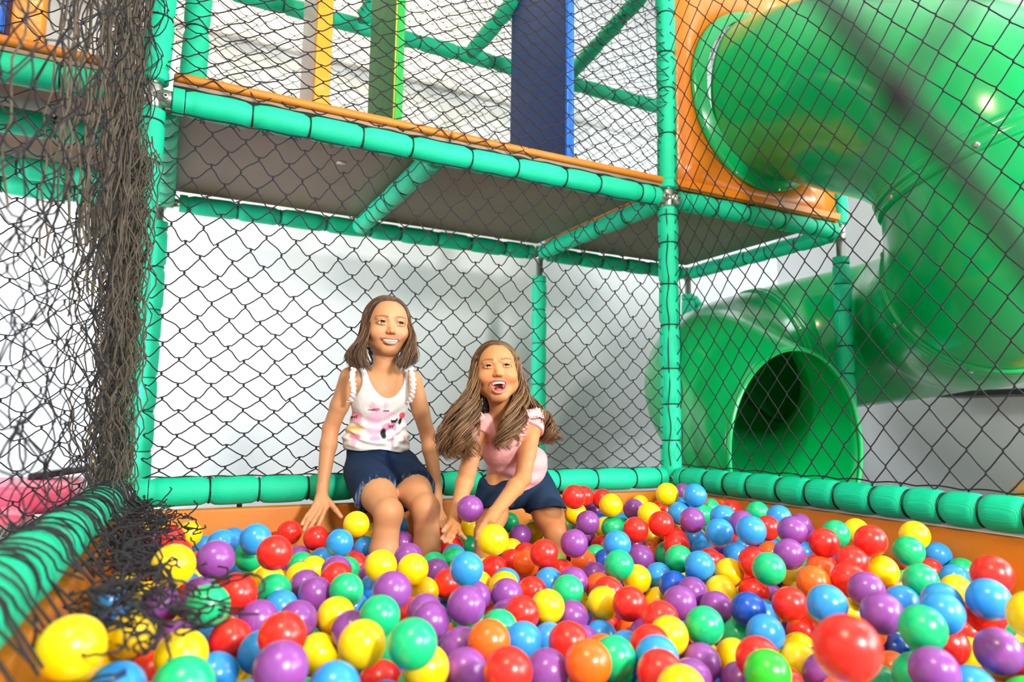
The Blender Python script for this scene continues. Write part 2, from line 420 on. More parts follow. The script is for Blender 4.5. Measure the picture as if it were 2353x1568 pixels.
def build_decks():
    for nm, x0, x1, y0, lab in (('deck_panel', 0.0, 0.94, YW-.01, 'padded platform panel above the girls, left bay, brown beneath with orange edge'),
                            ('deck_panel', 0.945, XR-.03, YW-.01, 'padded platform panel above the girls, right bay, brown beneath with orange edge'),
                            ('deck_panel', XR+.04, XF-.04, YW+.02, 'padded platform panel under the slide entrance, grey-brown beneath'),
                            ('deck_panel', -1.6, -0.10, YW-.01, 'padded platform panel left of the corner post, seen through the net')):
        root = empty(nm, (x0, y0, ZD+.05)); tag(root, lab, 'platform panel')
        V, F = rounded_slab(x0, x1, y0, YB-.03, ZD+.046, ZD+.062, .004); mesh_np('underside_board', V, F, M_brown, root)
        V, F = rounded_slab(x0-.0, x1+.0, y0-.012, YB+.02, ZD+.063, ZD+.093, .014); mesh_np('vinyl_pad', V, F, M_vinyl, root)
    # small grey tape patch on the underside
    V, F = box(0.63, 2.78, ZD+.0445, 0.035, 0.03, 0.002); tag(mesh_np('tape_patch', V, F, M_glare_trim, None, smooth=False), 'small grey tape patch stuck under the platform', 'tape')
    # pit boards
    def board(x0, x1, y0, y1, lab):
        root = empty('pit_board', (x0, y0, 0)); tag(root, lab, 'pit wall board')
        V, F = rounded_slab(x0, x1, y0, y1, 0.0, 0.447, .010); mesh_np('padded_board', V, F, M_vinyl, root)
        return root
    b = board(-0.03, XR-.005, YW-.018, YW+.018, 'low orange vinyl pit wall behind the girls, under the bottom rail')
    for xx in (0.27, 1.45):
        V, F = box(xx, YW+.01, .455, .014, .02, .03); mesh_np('bracket', V, F, M_black, b, smooth=False)
    b = board(XR-.018, XR+.018, 0.2, YW-.02, 'low orange vinyl pit wall on the right, under the side rail')
    for yy in (1.92,):
        V, F = box(XR+.005, yy, .455, .02, .014, .03); mesh_np('bracket', V, F, M_black, b, smooth=False)
    V, F = sweep([(XR, YW-.03, .449), (XR, 0.2, .449)], .008, 8); e = mesh_np('top_edge_strip', V, F, M_glare_trim, b); e['label'] = 'pale worn top edge'
    # left pit board, under the net
    A = np.array([-0.06, YW-.02]); B = np.array([-0.15, 0.75]); c = (A+B)/2; ang = math.atan2((B-A)[1], (B-A)[0])
    V, F = box(c[0], c[1], 0.222, np.linalg.norm(B-A), 0.036, 0.44, .01, rot=Matrix.Rotation(ang, 4, 'Z'))
    root = empty('pit_board', (c[0], c[1], 0)); tag(root, 'low orange vinyl pit wall on the left, behind the net pile', 'pit wall board'); mesh_np('padded_board', V, F, M_vinyl, root)

    # hanging obstacle pads on the platform
    def pad(nm, x0, y0, y1, th, z0, z1, mside, mfront, lab, welt=None):
        root = empty(nm, (x0, y0, z0)); tag(root, lab, 'pad')
        V, F = rounded_slab(x0, x0+th, y0, y1, z0, z1, .016); o = mesh_np('pad_body', V, F, mside, root); 
        V, F = rounded_slab(x0+.003, x0+th-.003, y0-.008, y0+.02, z0+.004, z1, .010); e = mesh_np('edge_panel', V, F, mfront, root)
        if welt:
            V, F = sweep([(x0+.001, y0-.004, z0+.01), (x0+.001, y0-.004, z1)], .004, 6); mesh_np('welt', V, F, welt, root)
        return root
    pad('obstacle_pad', 1.588, 2.60, 3.168, .047, ZD+.095, 3.3, M_padblue, M_padbright, 'tall blue pad standing on the platform right of the green pad')
    pad('obstacle_pad', 0.83, 2.75, 3.174, .044, ZD+.095, 3.3, M_padgreen, M_padlime, 'tall green pad standing between the orange and blue pads', M_pipe_yel)
    pad('obstacle_pad', 0.496, 2.75, 3.056, .072, ZD+.095, 3.3, M_glare_trim, M_padorange, 'narrow orange pad with painted side glare, leftmost of three on the main platform')  # pale body colour stands for glare on the orange vinyl
    pad('obstacle_pad', -0.50, 2.60, 2.64, .12, ZD+.095, 3.3, M_padorange, M_padorange, 'orange pad at the upper left behind the hanging net')
    pad('obstacle_pad', -0.60, 2.52, 2.62, .13, ZD+.16, 3.3, M_padblue, M_padbright, 'blue pad cut by the left edge, beside an orange one')

    # orange slide entrance panel standing on the rail, with a round hole hidden by the slide
    root = empty('slide_entrance_panel', (2.55, YW, ZD)); tag(root, 'orange plastic panel holding the top flange of the green slide', 'slide panel')
    x0, x1, z0, z1 = XR+.045, XF-.03, ZD+.055, 3.25
    n = 64; th = np.linspace(0, 2*np.pi, n, endpoint=False)+np.pi/4
    cx, cz, rr = 2.575, 2.30, 0.40
    inner = np.stack([cx+rr*np.cos(th), cz+rr*np.sin(th)], 1)
    d = np.stack([np.cos(th), np.sin(th)], 1); sc = 1/np.maximum(np.abs(d[:, 0]), np.abs(d[:, 1]))
    outer = np.stack([np.where(d[:, 0] > 0, (x1-cx), (cx-x0))*d[:, 0]*sc+cx, np.where(d[:, 1] > 0, (z1-cz), (cz-z0))*d[:, 1]*sc+cz], 1)
    V = []; 
    for yy in (YW-.012, YW+.012):
        for P in (inner, outer): V += [[p[0], yy, p[1]] for p in P]
    V = np.array(V); j = np.arange(n); k = (j+1) % n
    F = np.concatenate([np.stack([j, k, n+k, n+j], 1), np.stack([2*n+j, 3*n+j, 3*n+k, 2*n+k], 1), np.stack([j, 2*n+j, 2*n+k, k], 1), np.stack([n+j, n+k, 3*n+k, 3*n+j], 1)])
    mesh_np('panel', V, F, M_orange_pl, root, smooth=False)
    V, F = merge([box((x0+x1)/2, YW-.014, ZD+.075, x1-x0+.02, .03, .036, .006), box(x1, YW, 2.0, .028, .03, 0.5, .008)]); mesh_np('bottom_lip', V, F, M_orange_pl, root)

# ------------------------------------------------------------------ nets
def cords(P, R, nrm, sides=5):
    """many polylines at once. P (m,k,3), R (k,), nrm: approximate surface normal"""
    m, k, _ = P.shape
    T = np.gradient(P, axis=1); T /= np.linalg.norm(T, axis=2)[..., None]+1e-12
    nrm = np.broadcast_to(np.asarray(nrm, float), P.shape)
    U = np.cross(T, nrm); U /= np.linalg.norm(U, axis=2)[..., None]+1e-9
    Wv = np.cross(T, U)
    th = np.linspace(0, 2*np.pi, sides, endpoint=False)
    R = np.broadcast_to(R, (m, k))
    V = P[:, :, None]+R[..., None, None]*(np.cos(th)[:, None]*U[:, :, None]+np.sin(th)[:, None]*Wv[:, :, None])
    V = V.reshape(-1, 3)
    base = (np.arange(m)*k*sides)[:, None, None]; i = (np.arange(k-1)*sides)[None, :, None]; j = np.arange(sides)[None, None]; j2 = (j+1) % sides
    Q = np.stack([base+i+j, base+i+j2, base+i+sides+j2, base+i+sides+j], -1).reshape(-1, 4)
    return V, Q

def diamond(name, fn, nu, nv, nrm, m, label, cat='net', r=0.0021, knot=0.22, curve=0.12, seed=0, keep=None, parent=None, group=None, jitter=0.0):
    """fn(i,j)->world position for fractional lattice coordinates; knots sit where i+j is even"""
    rg = np.random.default_rng(seed)
    I, J = np.meshgrid(np.arange(nu+1), np.arange(nv+1), indexing='ij')
    ok = (I+J) % 2 == 0
    JI = rg.normal(0, jitter, I.shape); JJ = rg.normal(0, jitter, I.shape)
    segs = []
    for di in (-1, 1):
        s = ok & (I+di >= 0) & (I+di <= nu) & (J >= 1)
        a = I[s]; b = J[s]; a2 = a+di; b2 = b-1
        pa = (a+JI[a, b], b+JJ[a, b]-knot*.5); pb = (a2+JI[a2, b2], b2+JJ[a2, b2]+knot*.5)
        segs.append((pa, pb))
    A = [np.concatenate([s[0][c] for s in segs]) for c in (0, 1)]; B = [np.concatenate([s[1][c] for s in segs]) for c in (0, 1)]
    n = len(A[0]); k = 5; t = np.linspace(0, 1, k)[None]
    cv = curve*(1+0.6*rg.normal(size=(n, 1)))
    u = A[0][:, None]*(1-t)+B[0][:, None]*t
    v = A[1][:, None]*(1-t)+B[1][:, None]*t-cv*np.sin(np.pi*t)+cv*.6*np.sin(2*np.pi*t)
    P = fn(u, v)
    if keep is not None:
        kk = keep(P[:, k//2]); P = P[kk]
    V1, Q1 = cords(P, np.full(k, r), nrm)
    # knots
    a = I[ok]; b = J[ok]; t3 = np.linspace(-1, 1, 4)[None]
    Pk = fn((a+JI[a, b])[:, None]+0*t3, (b+JJ[a, b])[:, None]+t3*knot*.62)
    if keep is not None: Pk = Pk[keep(Pk[:, 1])]
    V2, Q2 = cords(Pk, np.array([.5, 1.75, 1.75, .5])*r, nrm, 6)
    V, F = merge([(V1, Q1), (V2, Q2)])
    o = mesh_np(name, V, F, m, parent)
    if parent is None: tag(o, label, cat, group)
    return o

def wob(u, v, s):
    return np.sin(u*.31+v*.17+s)*.5+np.sin(u*.13-v*.29+2*s)*.5

def build_nets():
    # net behind the girls: cells squeeze together toward the bottom
    cw, nu = .0475, 42
    zb, zt = ZL+.035, ZD-.035
    nv = 26
    def f1(u, v):
        x = XL+.03+u*cw+.010*wob(u, v, 1.)
        s = np.clip(v/nv, 0, 1.2); z = zb+(zt-zb)*(s*.62+.38*s**1.6)+.006*wob(u*1.5, v, 4.)
        y = YW+.004+.014*wob(u*.7, v*.6, 2.)*np.sin(np.pi*np.clip(s, 0, 1))
        return np.stack([x, y+0*x, z], -1)
    diamond('safety_net', f1, nu, nv, (0, 1, 0), M_cord, 'black diamond mesh net behind the two girls', seed=1, jitter=.05)
    def f2(u, v):
        x = XL+.03+u*.0475+.02*wob(u, v, 3.)+.01*np.sin(v*.4)
        z = ZD+.05+v*.031
        y = YW-.01+.03*wob(u*.8, v*.7, 5.)
        return np.stack([x, y+0*x, z], -1)
    diamond('safety_net', f2, 42, 50, (0, 1, 0), M_cord, 'black mesh net hung above the long platform rail', seed=2, jitter=.10)
    def f3(u, v):
        x = XL+.05+u*.045+.01*wob(u, v, 6.); z = ZD+.12+v*.0335
        return np.stack([x, YB+.02+.03*wob(u, v, 7.), z], -1)
    diamond('safety_net', f3, 68, 30, (0, 1, 0), M_cord, 'finer looking black net at the back of the upper level', seed=3, jitter=.08, r=.0017)
    def f4(u, v):
        x = XL+.05+u*.04; t = v/30
        y = YB-.02-1.05*t; z = ZU+.05+.75*t-.22*np.sin(np.pi*t)+.02*wob(u, v, 8.)
        return np.stack([x+.01*wob(u, v, 9.), y+0*x, z+0*x], -1)
    diamond('roof_net', f4, 76, 30, (0, .6, .8), M_cord, 'black net sagging overhead between the upper rails', seed=4, jitter=.10, r=.0015, curve=.2)
    # right side net: tall narrow diamonds, tight
    def f5(u, v):
        y = YW-.03-u*.046; z = ZL+.045+v*.0575
        x = XR+.012*wob(u, v, 11.)
        return np.stack([x, y+.004*wob(u*2, v, 1.), z], -1)
    diamond('safety_net', f5, 44, 42, (1, 0, 0), M_cord, 'taut black net of tall diamonds in front of the green slide', seed=5, knot=.10, curve=.02, jitter=.03, r=.0021)
    # left bay net beyond the corner post
    def f6(u, v):
        x = -.12-u*.05+.01*wob(u, v, 12.); z = ZL-.1+v*.041
        return np.stack([x, YW+.02*wob(u, v, 13.), z], -1)
    diamond('safety_net', f6, 30, 62, (0, 1, 0), M_cord, 'black mesh net left of the corner post, across the left bay', seed=6, jitter=.08, r=.0019)
    # the slack left side net: strands seen almost edge on, gathered at the post
    root = empty('gathered_net', (-.1, YW, ZL)); tag(root, 'slack bunched net hanging down the left side of the pit onto the balls', 'net')
    def f7(u, v):
        y = YW-.05-u*.038; z = ZL+.05+v*.075
        base = -.045-(YW-y)*.085
        x = base+.030*np.sin(u*1.9+.25*np.sin(v*.5))+.012*wob(u*2, v, 3.)-.05*np.exp(-((z-1.1)/.7)**2)
        return np.stack([x, y+.01*np.sin(v*.7+u), z], -1)
    diamond('net_mesh', f7, 32, 38, (1, 0, 0), M_cord, None, seed=7, knot=.12, curve=.1, jitter=.09, r=.0015, parent=root)
    rg = np.random.default_rng(5); parts = []
    for i in range(120):
        y0 = YW-.03-abs(rg.normal(0, .36)); z0, z1 = 3.2, 1.12+rg.normal(0, .12)
        zz = np.linspace(z0, z1, 46); ph = rg.random()*6
        y = y0-.04*np.sin(zz*1.3+ph)*.4+.006*np.sin(zz*38+ph*3)+rg.normal(0, .0015, 46)
        x = -.085-(YW-y0)*.12+rg.normal(0, .016)+.010*np.sin(zz*9+ph)+.005*np.sin(zz*43+ph)
        parts.append(sweep(np.stack([x, y, zz], 1), .0021, 5, cap=False))
    for i in range(100):
        y0 = YW-.04-abs(rg.normal(0, .10)); z0, z1 = 1.5, ZL-.02
        zz = np.linspace(z0, z1, 40); ph = rg.random()*6
        y = y0+.016*np.sin(zz*14+ph)+.006*np.sin(zz*60+ph)
        x = -.095+rg.normal(0, .030)+.016*np.sin(zz*21+ph*2)+.008*np.sin(zz*57+ph)
        parts.append(sweep(np.stack([x, y, zz], 1), .0020, 5, cap=False))
    V, F = merge(parts); mesh_np('gathered_strands', V, F, M_oldcord, root)
    # crumpled skirt of the same net over the rail and onto the balls
    parts = []
    for i in range(330):
        t = rg.random()
        c = np.array([-.035-.02*t, 2.24-1.28*t, .47])+np.array([.035+rg.normal(0, .032), rg.normal(0, .05), rg.normal(0, .018)])
        if rg.random() < .55: c[0] += .05*rg.random()*(1+t)
        n = 14; ph = rg.random()*6.28; a = np.linspace(0, 2.2+rg.random()*3.2, n)
        R1 = .012+.022*rg.random(); ax = rg.normal(size=3)*[1, 1, .5]; bx = rg.normal(size=3)*[1, 1, .5]
        ax /= np.linalg.norm(ax); bx /= np.linalg.norm(bx)
        P = c+R1*(np.cos(a+ph)[:, None]*ax+np.sin(a+ph)[:, None]*bx)+rg.normal(0, .0012, (n, 3))
        parts.append(sweep(P, .0018, 5, cap=False))
    V, F = merge(parts); mesh_np('crumpled_edge', V, F, M_cord, root)
    parts = []
    for i in range(44):
        t = i/44; y0 = 2.28-1.5*t+rg.normal(0, .012)
        xr = -.07-(YW-y0)*.065
        a = np.linspace(-2.6, 1.35, 16)
        yy = y0-.02*np.sin(a*2+i)+.05*(a+.6)*.35*rg.normal()
        P = np.stack([xr+.053*np.sin(a), yy, ZL+.053*np.cos(a)], 1)
        P = np.vstack([P, [xr+.085, yy[-1], ZL-.03+rg.normal(0, .01)]])
        parts.append(sweep(P, .0020, 5, cap=False))
    V, F = merge(parts); mesh_np('strands_over_rail', V, F, M_cord, root)
    # lashing along the platform rail and its cut ends
    root = empty('lashing_cord', (1, YW, ZD)); tag(root, 'black cord lashing the nets to the platform front rail', 'cord')
    xs = np.arange(.0, 1.93, .012)
    for zz, yy in ((ZD-.043, YW-.012), (ZD+.040, YW-.024)):
        P = np.stack([xs, yy+.002*np.sin(xs*60), zz+.002*np.sin(xs*47)], 1)
        V, F = sweep(P, .0024, 6); mesh_np('lashing', V, F, M_cord, root)
    parts = []
    for x in np.arange(.06, 1.9, .115):
        x += rg.normal(0, .02)
        ce = []
        for q in range(4):
            d = np.array([rg.normal(0, .6), -.4, -1]); d /= np.linalg.norm(d)
            ce.append(sweep([(x, YW-.012, ZD-.043), np.array([x, YW-.012, ZD-.043])+d*.012, np.array([x, YW-.012, ZD-.043])+d*.022+rg.normal(0, .003, 3)], .0018, 5))
        V, F = merge(ce); mesh_np('cut_end', V, F, M_cord, root)

    P = np.stack([xs, YW-.005+.003*np.sin(xs*50), ZL+.044+.0015*np.sin(xs*70)], 1)
    V, F = sweep(P, .0022, 6); tag(mesh_np('lashing_cord', V, F, M_cord), 'black cord along the top of the bottom rail behind the girls', 'cord')
    # scalloped cord on the right rail
    ys = np.arange(YW-.07, .3, -.01); P = np.stack([XR+0*ys, ys, ZL+.052+.006*np.abs(np.sin(ys*24))], 1)
    V, F = sweep(P, .0024, 6); tag(mesh_np('lashing_cord', V, F, M_cord), 'black cord scalloped along the top of the right side rail', 'cord')
    # the net the viewer looks through, only a hand's breadth away and thrown out of focus
    root = empty('near_net', (.133, .087, .784)); tag(root, 'out of focus net cords crossing close up in front of the slide', 'net')
    kn = (.133, .0869, .7843)
    for pts in ([(.1145, .0931, .8086), (.1262, .0891, .7935), kn], [kn, (.1441, .083, .7706), (.1585, .0783, .7503), (.1698, .0749, .7326)], [kn, (.1311, .0892, .774), (.1244, .0937, .7659)], [kn, (.1415, .0806, .7982), (.1473, .0765, .8072)]):
        thin = len(pts) == 3 and pts[0] == kn
        V, F = sweep(catmull(pts, 8), .0011 if thin else .0023, 8); mesh_np('cord', V, F, M_cord, root)
    V, F = sweep([np.array(kn)+[-.002, .0008, .002], kn, np.array(kn)+[.003, -.0012, -.003]], [.003, .0042, .003], 10); mesh_np('knot', V, F, M_cord, root)
    zs = np.arange(ZL+.05, ZD-.05, .01)
    parts = [sweep(np.stack([XR+.0+.032*s+.004*np.sin(zs*30+s), YW-.032+.003*np.cos(zs*40)+0*zs, zs], 1), .0021, 5) for s in (-1, 1)]
    V, F = merge(parts); tag(mesh_np('lashing_cord', V, F, M_cord), 'black cords running up the upright right of the girls', 'cord')

# ------------------------------------------------------------------ the green tube slide
SLIDE = [(2.575, 2.386, 2.30), (2.62, 2.17, 2.27), (2.667, 1.943, 2.15), (2.635, 1.645, 1.99), (2.585, 1.42, 1.80), (2.60, 1.33, 1.603), (2.69, 1.37, 1.44), (2.87, 1.50, 1.34),
         (3.15, 1.75, 1.29), (3.48, 2.05, 1.30), (3.66, 2.45, 1.27), (3.46, 2.88, 1.20), (3.07, 3.02, 1.08), (2.76, 2.88, .95), (2.555, 2.56, .80), (2.545, 2.20, .61)]
def build_slide():
    root = empty('tube_slide', (3.0, 2.3, 0)); tag(root, 'green spiral tube slide curling down from the orange panel to an open mouth', 'slide')
    P = catmull(SLIDE, 10); n = len(P)
    R = np.full(n, .40)
    marks = [0, 48, 72, 116, n-1]
    names = ['entrance_section', 'bend_section', 'lower_section', 'exit_hood']
    # one shared frame for all sections so that rings meet
    for a, b, nm in zip(marks[:-1], marks[1:], names):
        seg = P[a:b+1]; rr = R[a:b+1].copy()
        if nm == 'exit_hood':
            t = np.linspace(0, 1, len(rr)); rr = rr*(1+.03*t)
        V1, F1 = sweep(seg, rr, 72, cap=False)
        V2, F2 = sweep(seg, rr-.012, 72, cap=False)
        F2 = [f[:, ::-1] for f in F2]
        parts = [(V1, F1), (V2, F2)]
        s = 72; j = np.arange(s); k = (j+1) % s
        if nm == 'exit_hood':
            T = P[-1]-P[-2]; T /= np.linalg.norm(T); k_ = len(seg); wt = np.linspace(0, 1, k_)**2
            for q_ in (0, 1):
                Vv = parts[q_][0]; dz = Vv[:, 2]-np.repeat(seg[:, 2], 72); Vv += T*(np.repeat(wt, 72)*(-.55)*dz)[:, None]
        V, F = merge(parts)
        o1 = 0; o2 = len(V1); b1 = len(V1)-s; b2 = o2+len(V2)-s
        F.append(np.stack([o1+j, o2+j, o2+k, o1+k], 1)); F.append(np.stack([b1+j, b1+k, b2+k, b2+j], 1))
        mesh_np(nm, V, F, M_slide, root)
        # rolled rim ring at the section's end
    def ring(idx, wd, rad, nm):
        T = P[min(idx+1, n-1)]-P[max(idx-1, 0)]; T = T/np.linalg.norm(T)
        c = P[idx]
        Q = [c-T*wd, c-T*wd, c-T*wd*.8, c-T*.003, c-T*.001, c+T*.001, c+T*.003, c+T*wd*.8, c+T*wd, c+T*wd]
        rad_ = [.395, rad-.006, rad, rad, rad-.003, rad-.003, rad, rad, rad-.006, .395]
        V, F = sweep(np.array(Q)+np.outer(np.linspace(-1e-4, 1e-4, 10), T), rad_, 72, cap=False)
        o = mesh_np(nm, V, F, M_slide, root)
        a = np.array([0, 0, 1.]); u = np.cross(T, a); u /= np.linalg.norm(u); v = np.cross(T, u)
        for q in range(8):
            th = q*math.pi/4+.3; s = c+T*wd*.5+(math.cos(th)*u+math.sin(th)*v)*rad
            nn = (math.cos(th)*u+math.sin(th)*v)
            V, F = sweep([s-nn*.004, s+nn*.003, s+nn*.005], [.010, .010, .006], 12); mesh_np('bolt', V, F, M_steel, o)
        return o
    ring(48, .035, .412, 'joint_flange'); ring(72, .035, .412, 'joint_flange'); ring(116, .03, .412, 'joint_flange')
    # top flange bolted on the panel
    c = P[0]; T = np.array([0, -1., 0])
    V, F = sweep([c+T*.013, c+T*.0131, c+T*.024, c+T*.034, c+T*.06], [.40, .452, .452, .430, .396], 72, cap=False); fl = mesh_np('entrance_flange', V, F, M_slide, root)
    for q in range(10):
        th = q*math.pi/5+.5; s = c+T*.024+np.array([math.cos(th)*.438, 0, math.sin(th)*.438])
        V, F = sweep([s, s+T*.004, s+T*.006], [.010, .010, .006], 12); mesh_np('bolt', V, F, M_steel, fl)
    # rounded lip of the mouth
    T = P[-1]-P[-2]; T /= np.linalg.norm(T); a = np.array([0, 0, 1.]); u = np.cross(T, a); u /= np.linalg.norm(u); v = np.cross(T, u)
    th = np.linspace(0, 2*np.pi, 73); rim = P[-1]+(np.cos(th)[:, None]*u+np.sin(th)[:, None]*v)*.407; rim = rim-T*(.55*(rim[:, 2:3]-P[-1][2]))
    V, F = sweep(rim, .011, 10, cap=False); lip = mesh_np('mouth_lip', V, F, M_slide, root); lip['label'] = 'bright rolled edge of the mouth'
    # foot legs under the exit
    V, F = box(2.56, 2.55, .13, .5, .5, .26, .03); mesh_np('exit_foot', V, F, M_slide, root)

def build_background():
    # shelf far right
    V, F = box(4.72, 2.2, .945, .34, 1.35, .035, .004); s = mesh_np('wall_shelf', V, F, M_black); tag(s, 'dark grey shelf on the white wall right of the slide', 'shelf')
    # wall sockets seen under the rail
    for x, l in ((.83, 'left one'), (.91, 'right one')):
        root = empty('wall_socket', (x, 4.39, .33)); tag(root, 'white wall socket low behind the pit board, '+l+' of a pair', 'socket')
        V, F = box(x, 4.392, .33, .07, .014, .07, .005); mesh_np('face_plate', V, F, M_white_pl, root)
        for dx in (-.012, .012):
            V, F = sweep([(x+dx, 4.386, .33), (x+dx, 4.382, .33)], .004, 8); mesh_np('pin_hole', V, F, M_dark, root)
    # trampoline with pink edge pads and a row of coil springs beyond the left rail
    root = empty('trampoline', (-1.1, 3.0, .2)); tag(root, 'trampoline with pink edge pads and coil springs beyond the left rail', 'trampoline')
    V, F = box(-.86, 3.28, .425, 1.28, .52, .10, .03); mesh_np('edge_pad', V, F, M_pink, root)
    V, F = box(-.88, 2.84, .375, 1.10, .30, .08, .03); mesh_np('edge_pad', V, F, M_pink, root)
    parts = []
    for k in range(30):
        x = -.165-k*.0105; y = 2.70-k*.0235
        a = np.linspace(0, 2*np.pi*9, 110); L = np.linspace(0, 1, 110)
        d = np.array([-.92, .36, .05]); d = d/np.linalg.norm(d)*.12; u = np.array([0, 0, 1.]); v = np.cross(d/np.linalg.norm(d), u)
        Pp = np.array([x, y, .385])+L[:, None]*d+.011*(np.cos(a)[:, None]*u+np.sin(a)[:, None]*v)
        V, F = sweep(Pp, .0022, 5, cap=False); mesh_np('coil_spring', V, F, M_steel, root)
    V, F = sweep([(-.155, 2.72, .385), (-.47, 2.00, .385)], .014, 12); mesh_np('frame_tube', V, F, M_steel, root)
    V, F = box(-1.0, 2.75, .20, 1.2, 1.3, .02); mesh_np('jump_mat', V, F, M_black, root, smooth=False)
    for (x, y) in ((-.20, 2.62), (-1.3, 3.4), (-.30, 3.4)):
        V, F = sweep([(x, y, .0), (x, y, .38)], .02, 10); mesh_np('leg', V, F, M_steel, root)
    V, F = box(-.30, 3.40, .50, .22, .12, .025, .008, Matrix.Rotation(-.15, 4, 'Y')); t = mesh_np('strap_buckle', V, F, M_black); tag(t, 'dark strap end lying on the pink pad behind the left net', 'strap')
    # yellow painted shape low on the wall at far right
    V, F = sweep([(3.9, 1.75, .30), (3.9, 1.76, .42), (3.9, 1.77, .50), (3.9, 1.775, .52)], [.30, .30, .24, .14], 32, squash=1)
    o = mesh_np('play_stool', V, F, M_padorange); tag(o, 'yellow round play piece beyond the right rail, cut by the frame edge', 'play piece')


LEGCAP = [(0.6345, 2.28, 0.5551, 0.6374, 2.02, 0.4535, 0.055), (0.6374, 2.02, 0.4535, 0.6074, 2.0, 0.1535, 0.042), (0.7519, 2.28, 0.5628, 0.751, 2.02, 0.4611, 0.055), (0.751, 2.02, 0.4611, 0.771, 2.0, 0.1611, 0.042), (0.9833, 2.01, 0.5163, 0.8897, 1.88, 0.403, 0.05), (0.8897, 1.88, 0.403, 0.8897, 1.91, 0.08, 0.042), (1.1332, 2.03, 0.506, 1.1232, 1.88, 0.3896, 0.05), (1.1232, 1.88, 0.3896, 1.1232, 1.91, 0.08, 0.042), (0.5235, 2.3, 0.6943, 0.4966, 2.26, 0.5094, 0.022), (0.4966, 2.26, 0.5094, 0.4969, 2.235, 0.4705, 0.02), (0.8484, 2.28, 0.6751, 0.8615, 2.22, 0.5049, 0.022), (0.8615, 2.22, 0.5049, 0.8556, 2.19, 0.4629, 0.02), (0.8143, 1.86, 0.5789, 0.7541, 1.79, 0.4748, 0.022), (0.7541, 1.79, 0.4748, 0.7366, 1.765, 0.4525, 0.02), (0.9764, 1.83, 0.5591, 0.8142, 1.68, 0.4848, 0.022), (0.8142, 1.68, 0.4848, 0.7674, 1.625, 0.4677, 0.02)]
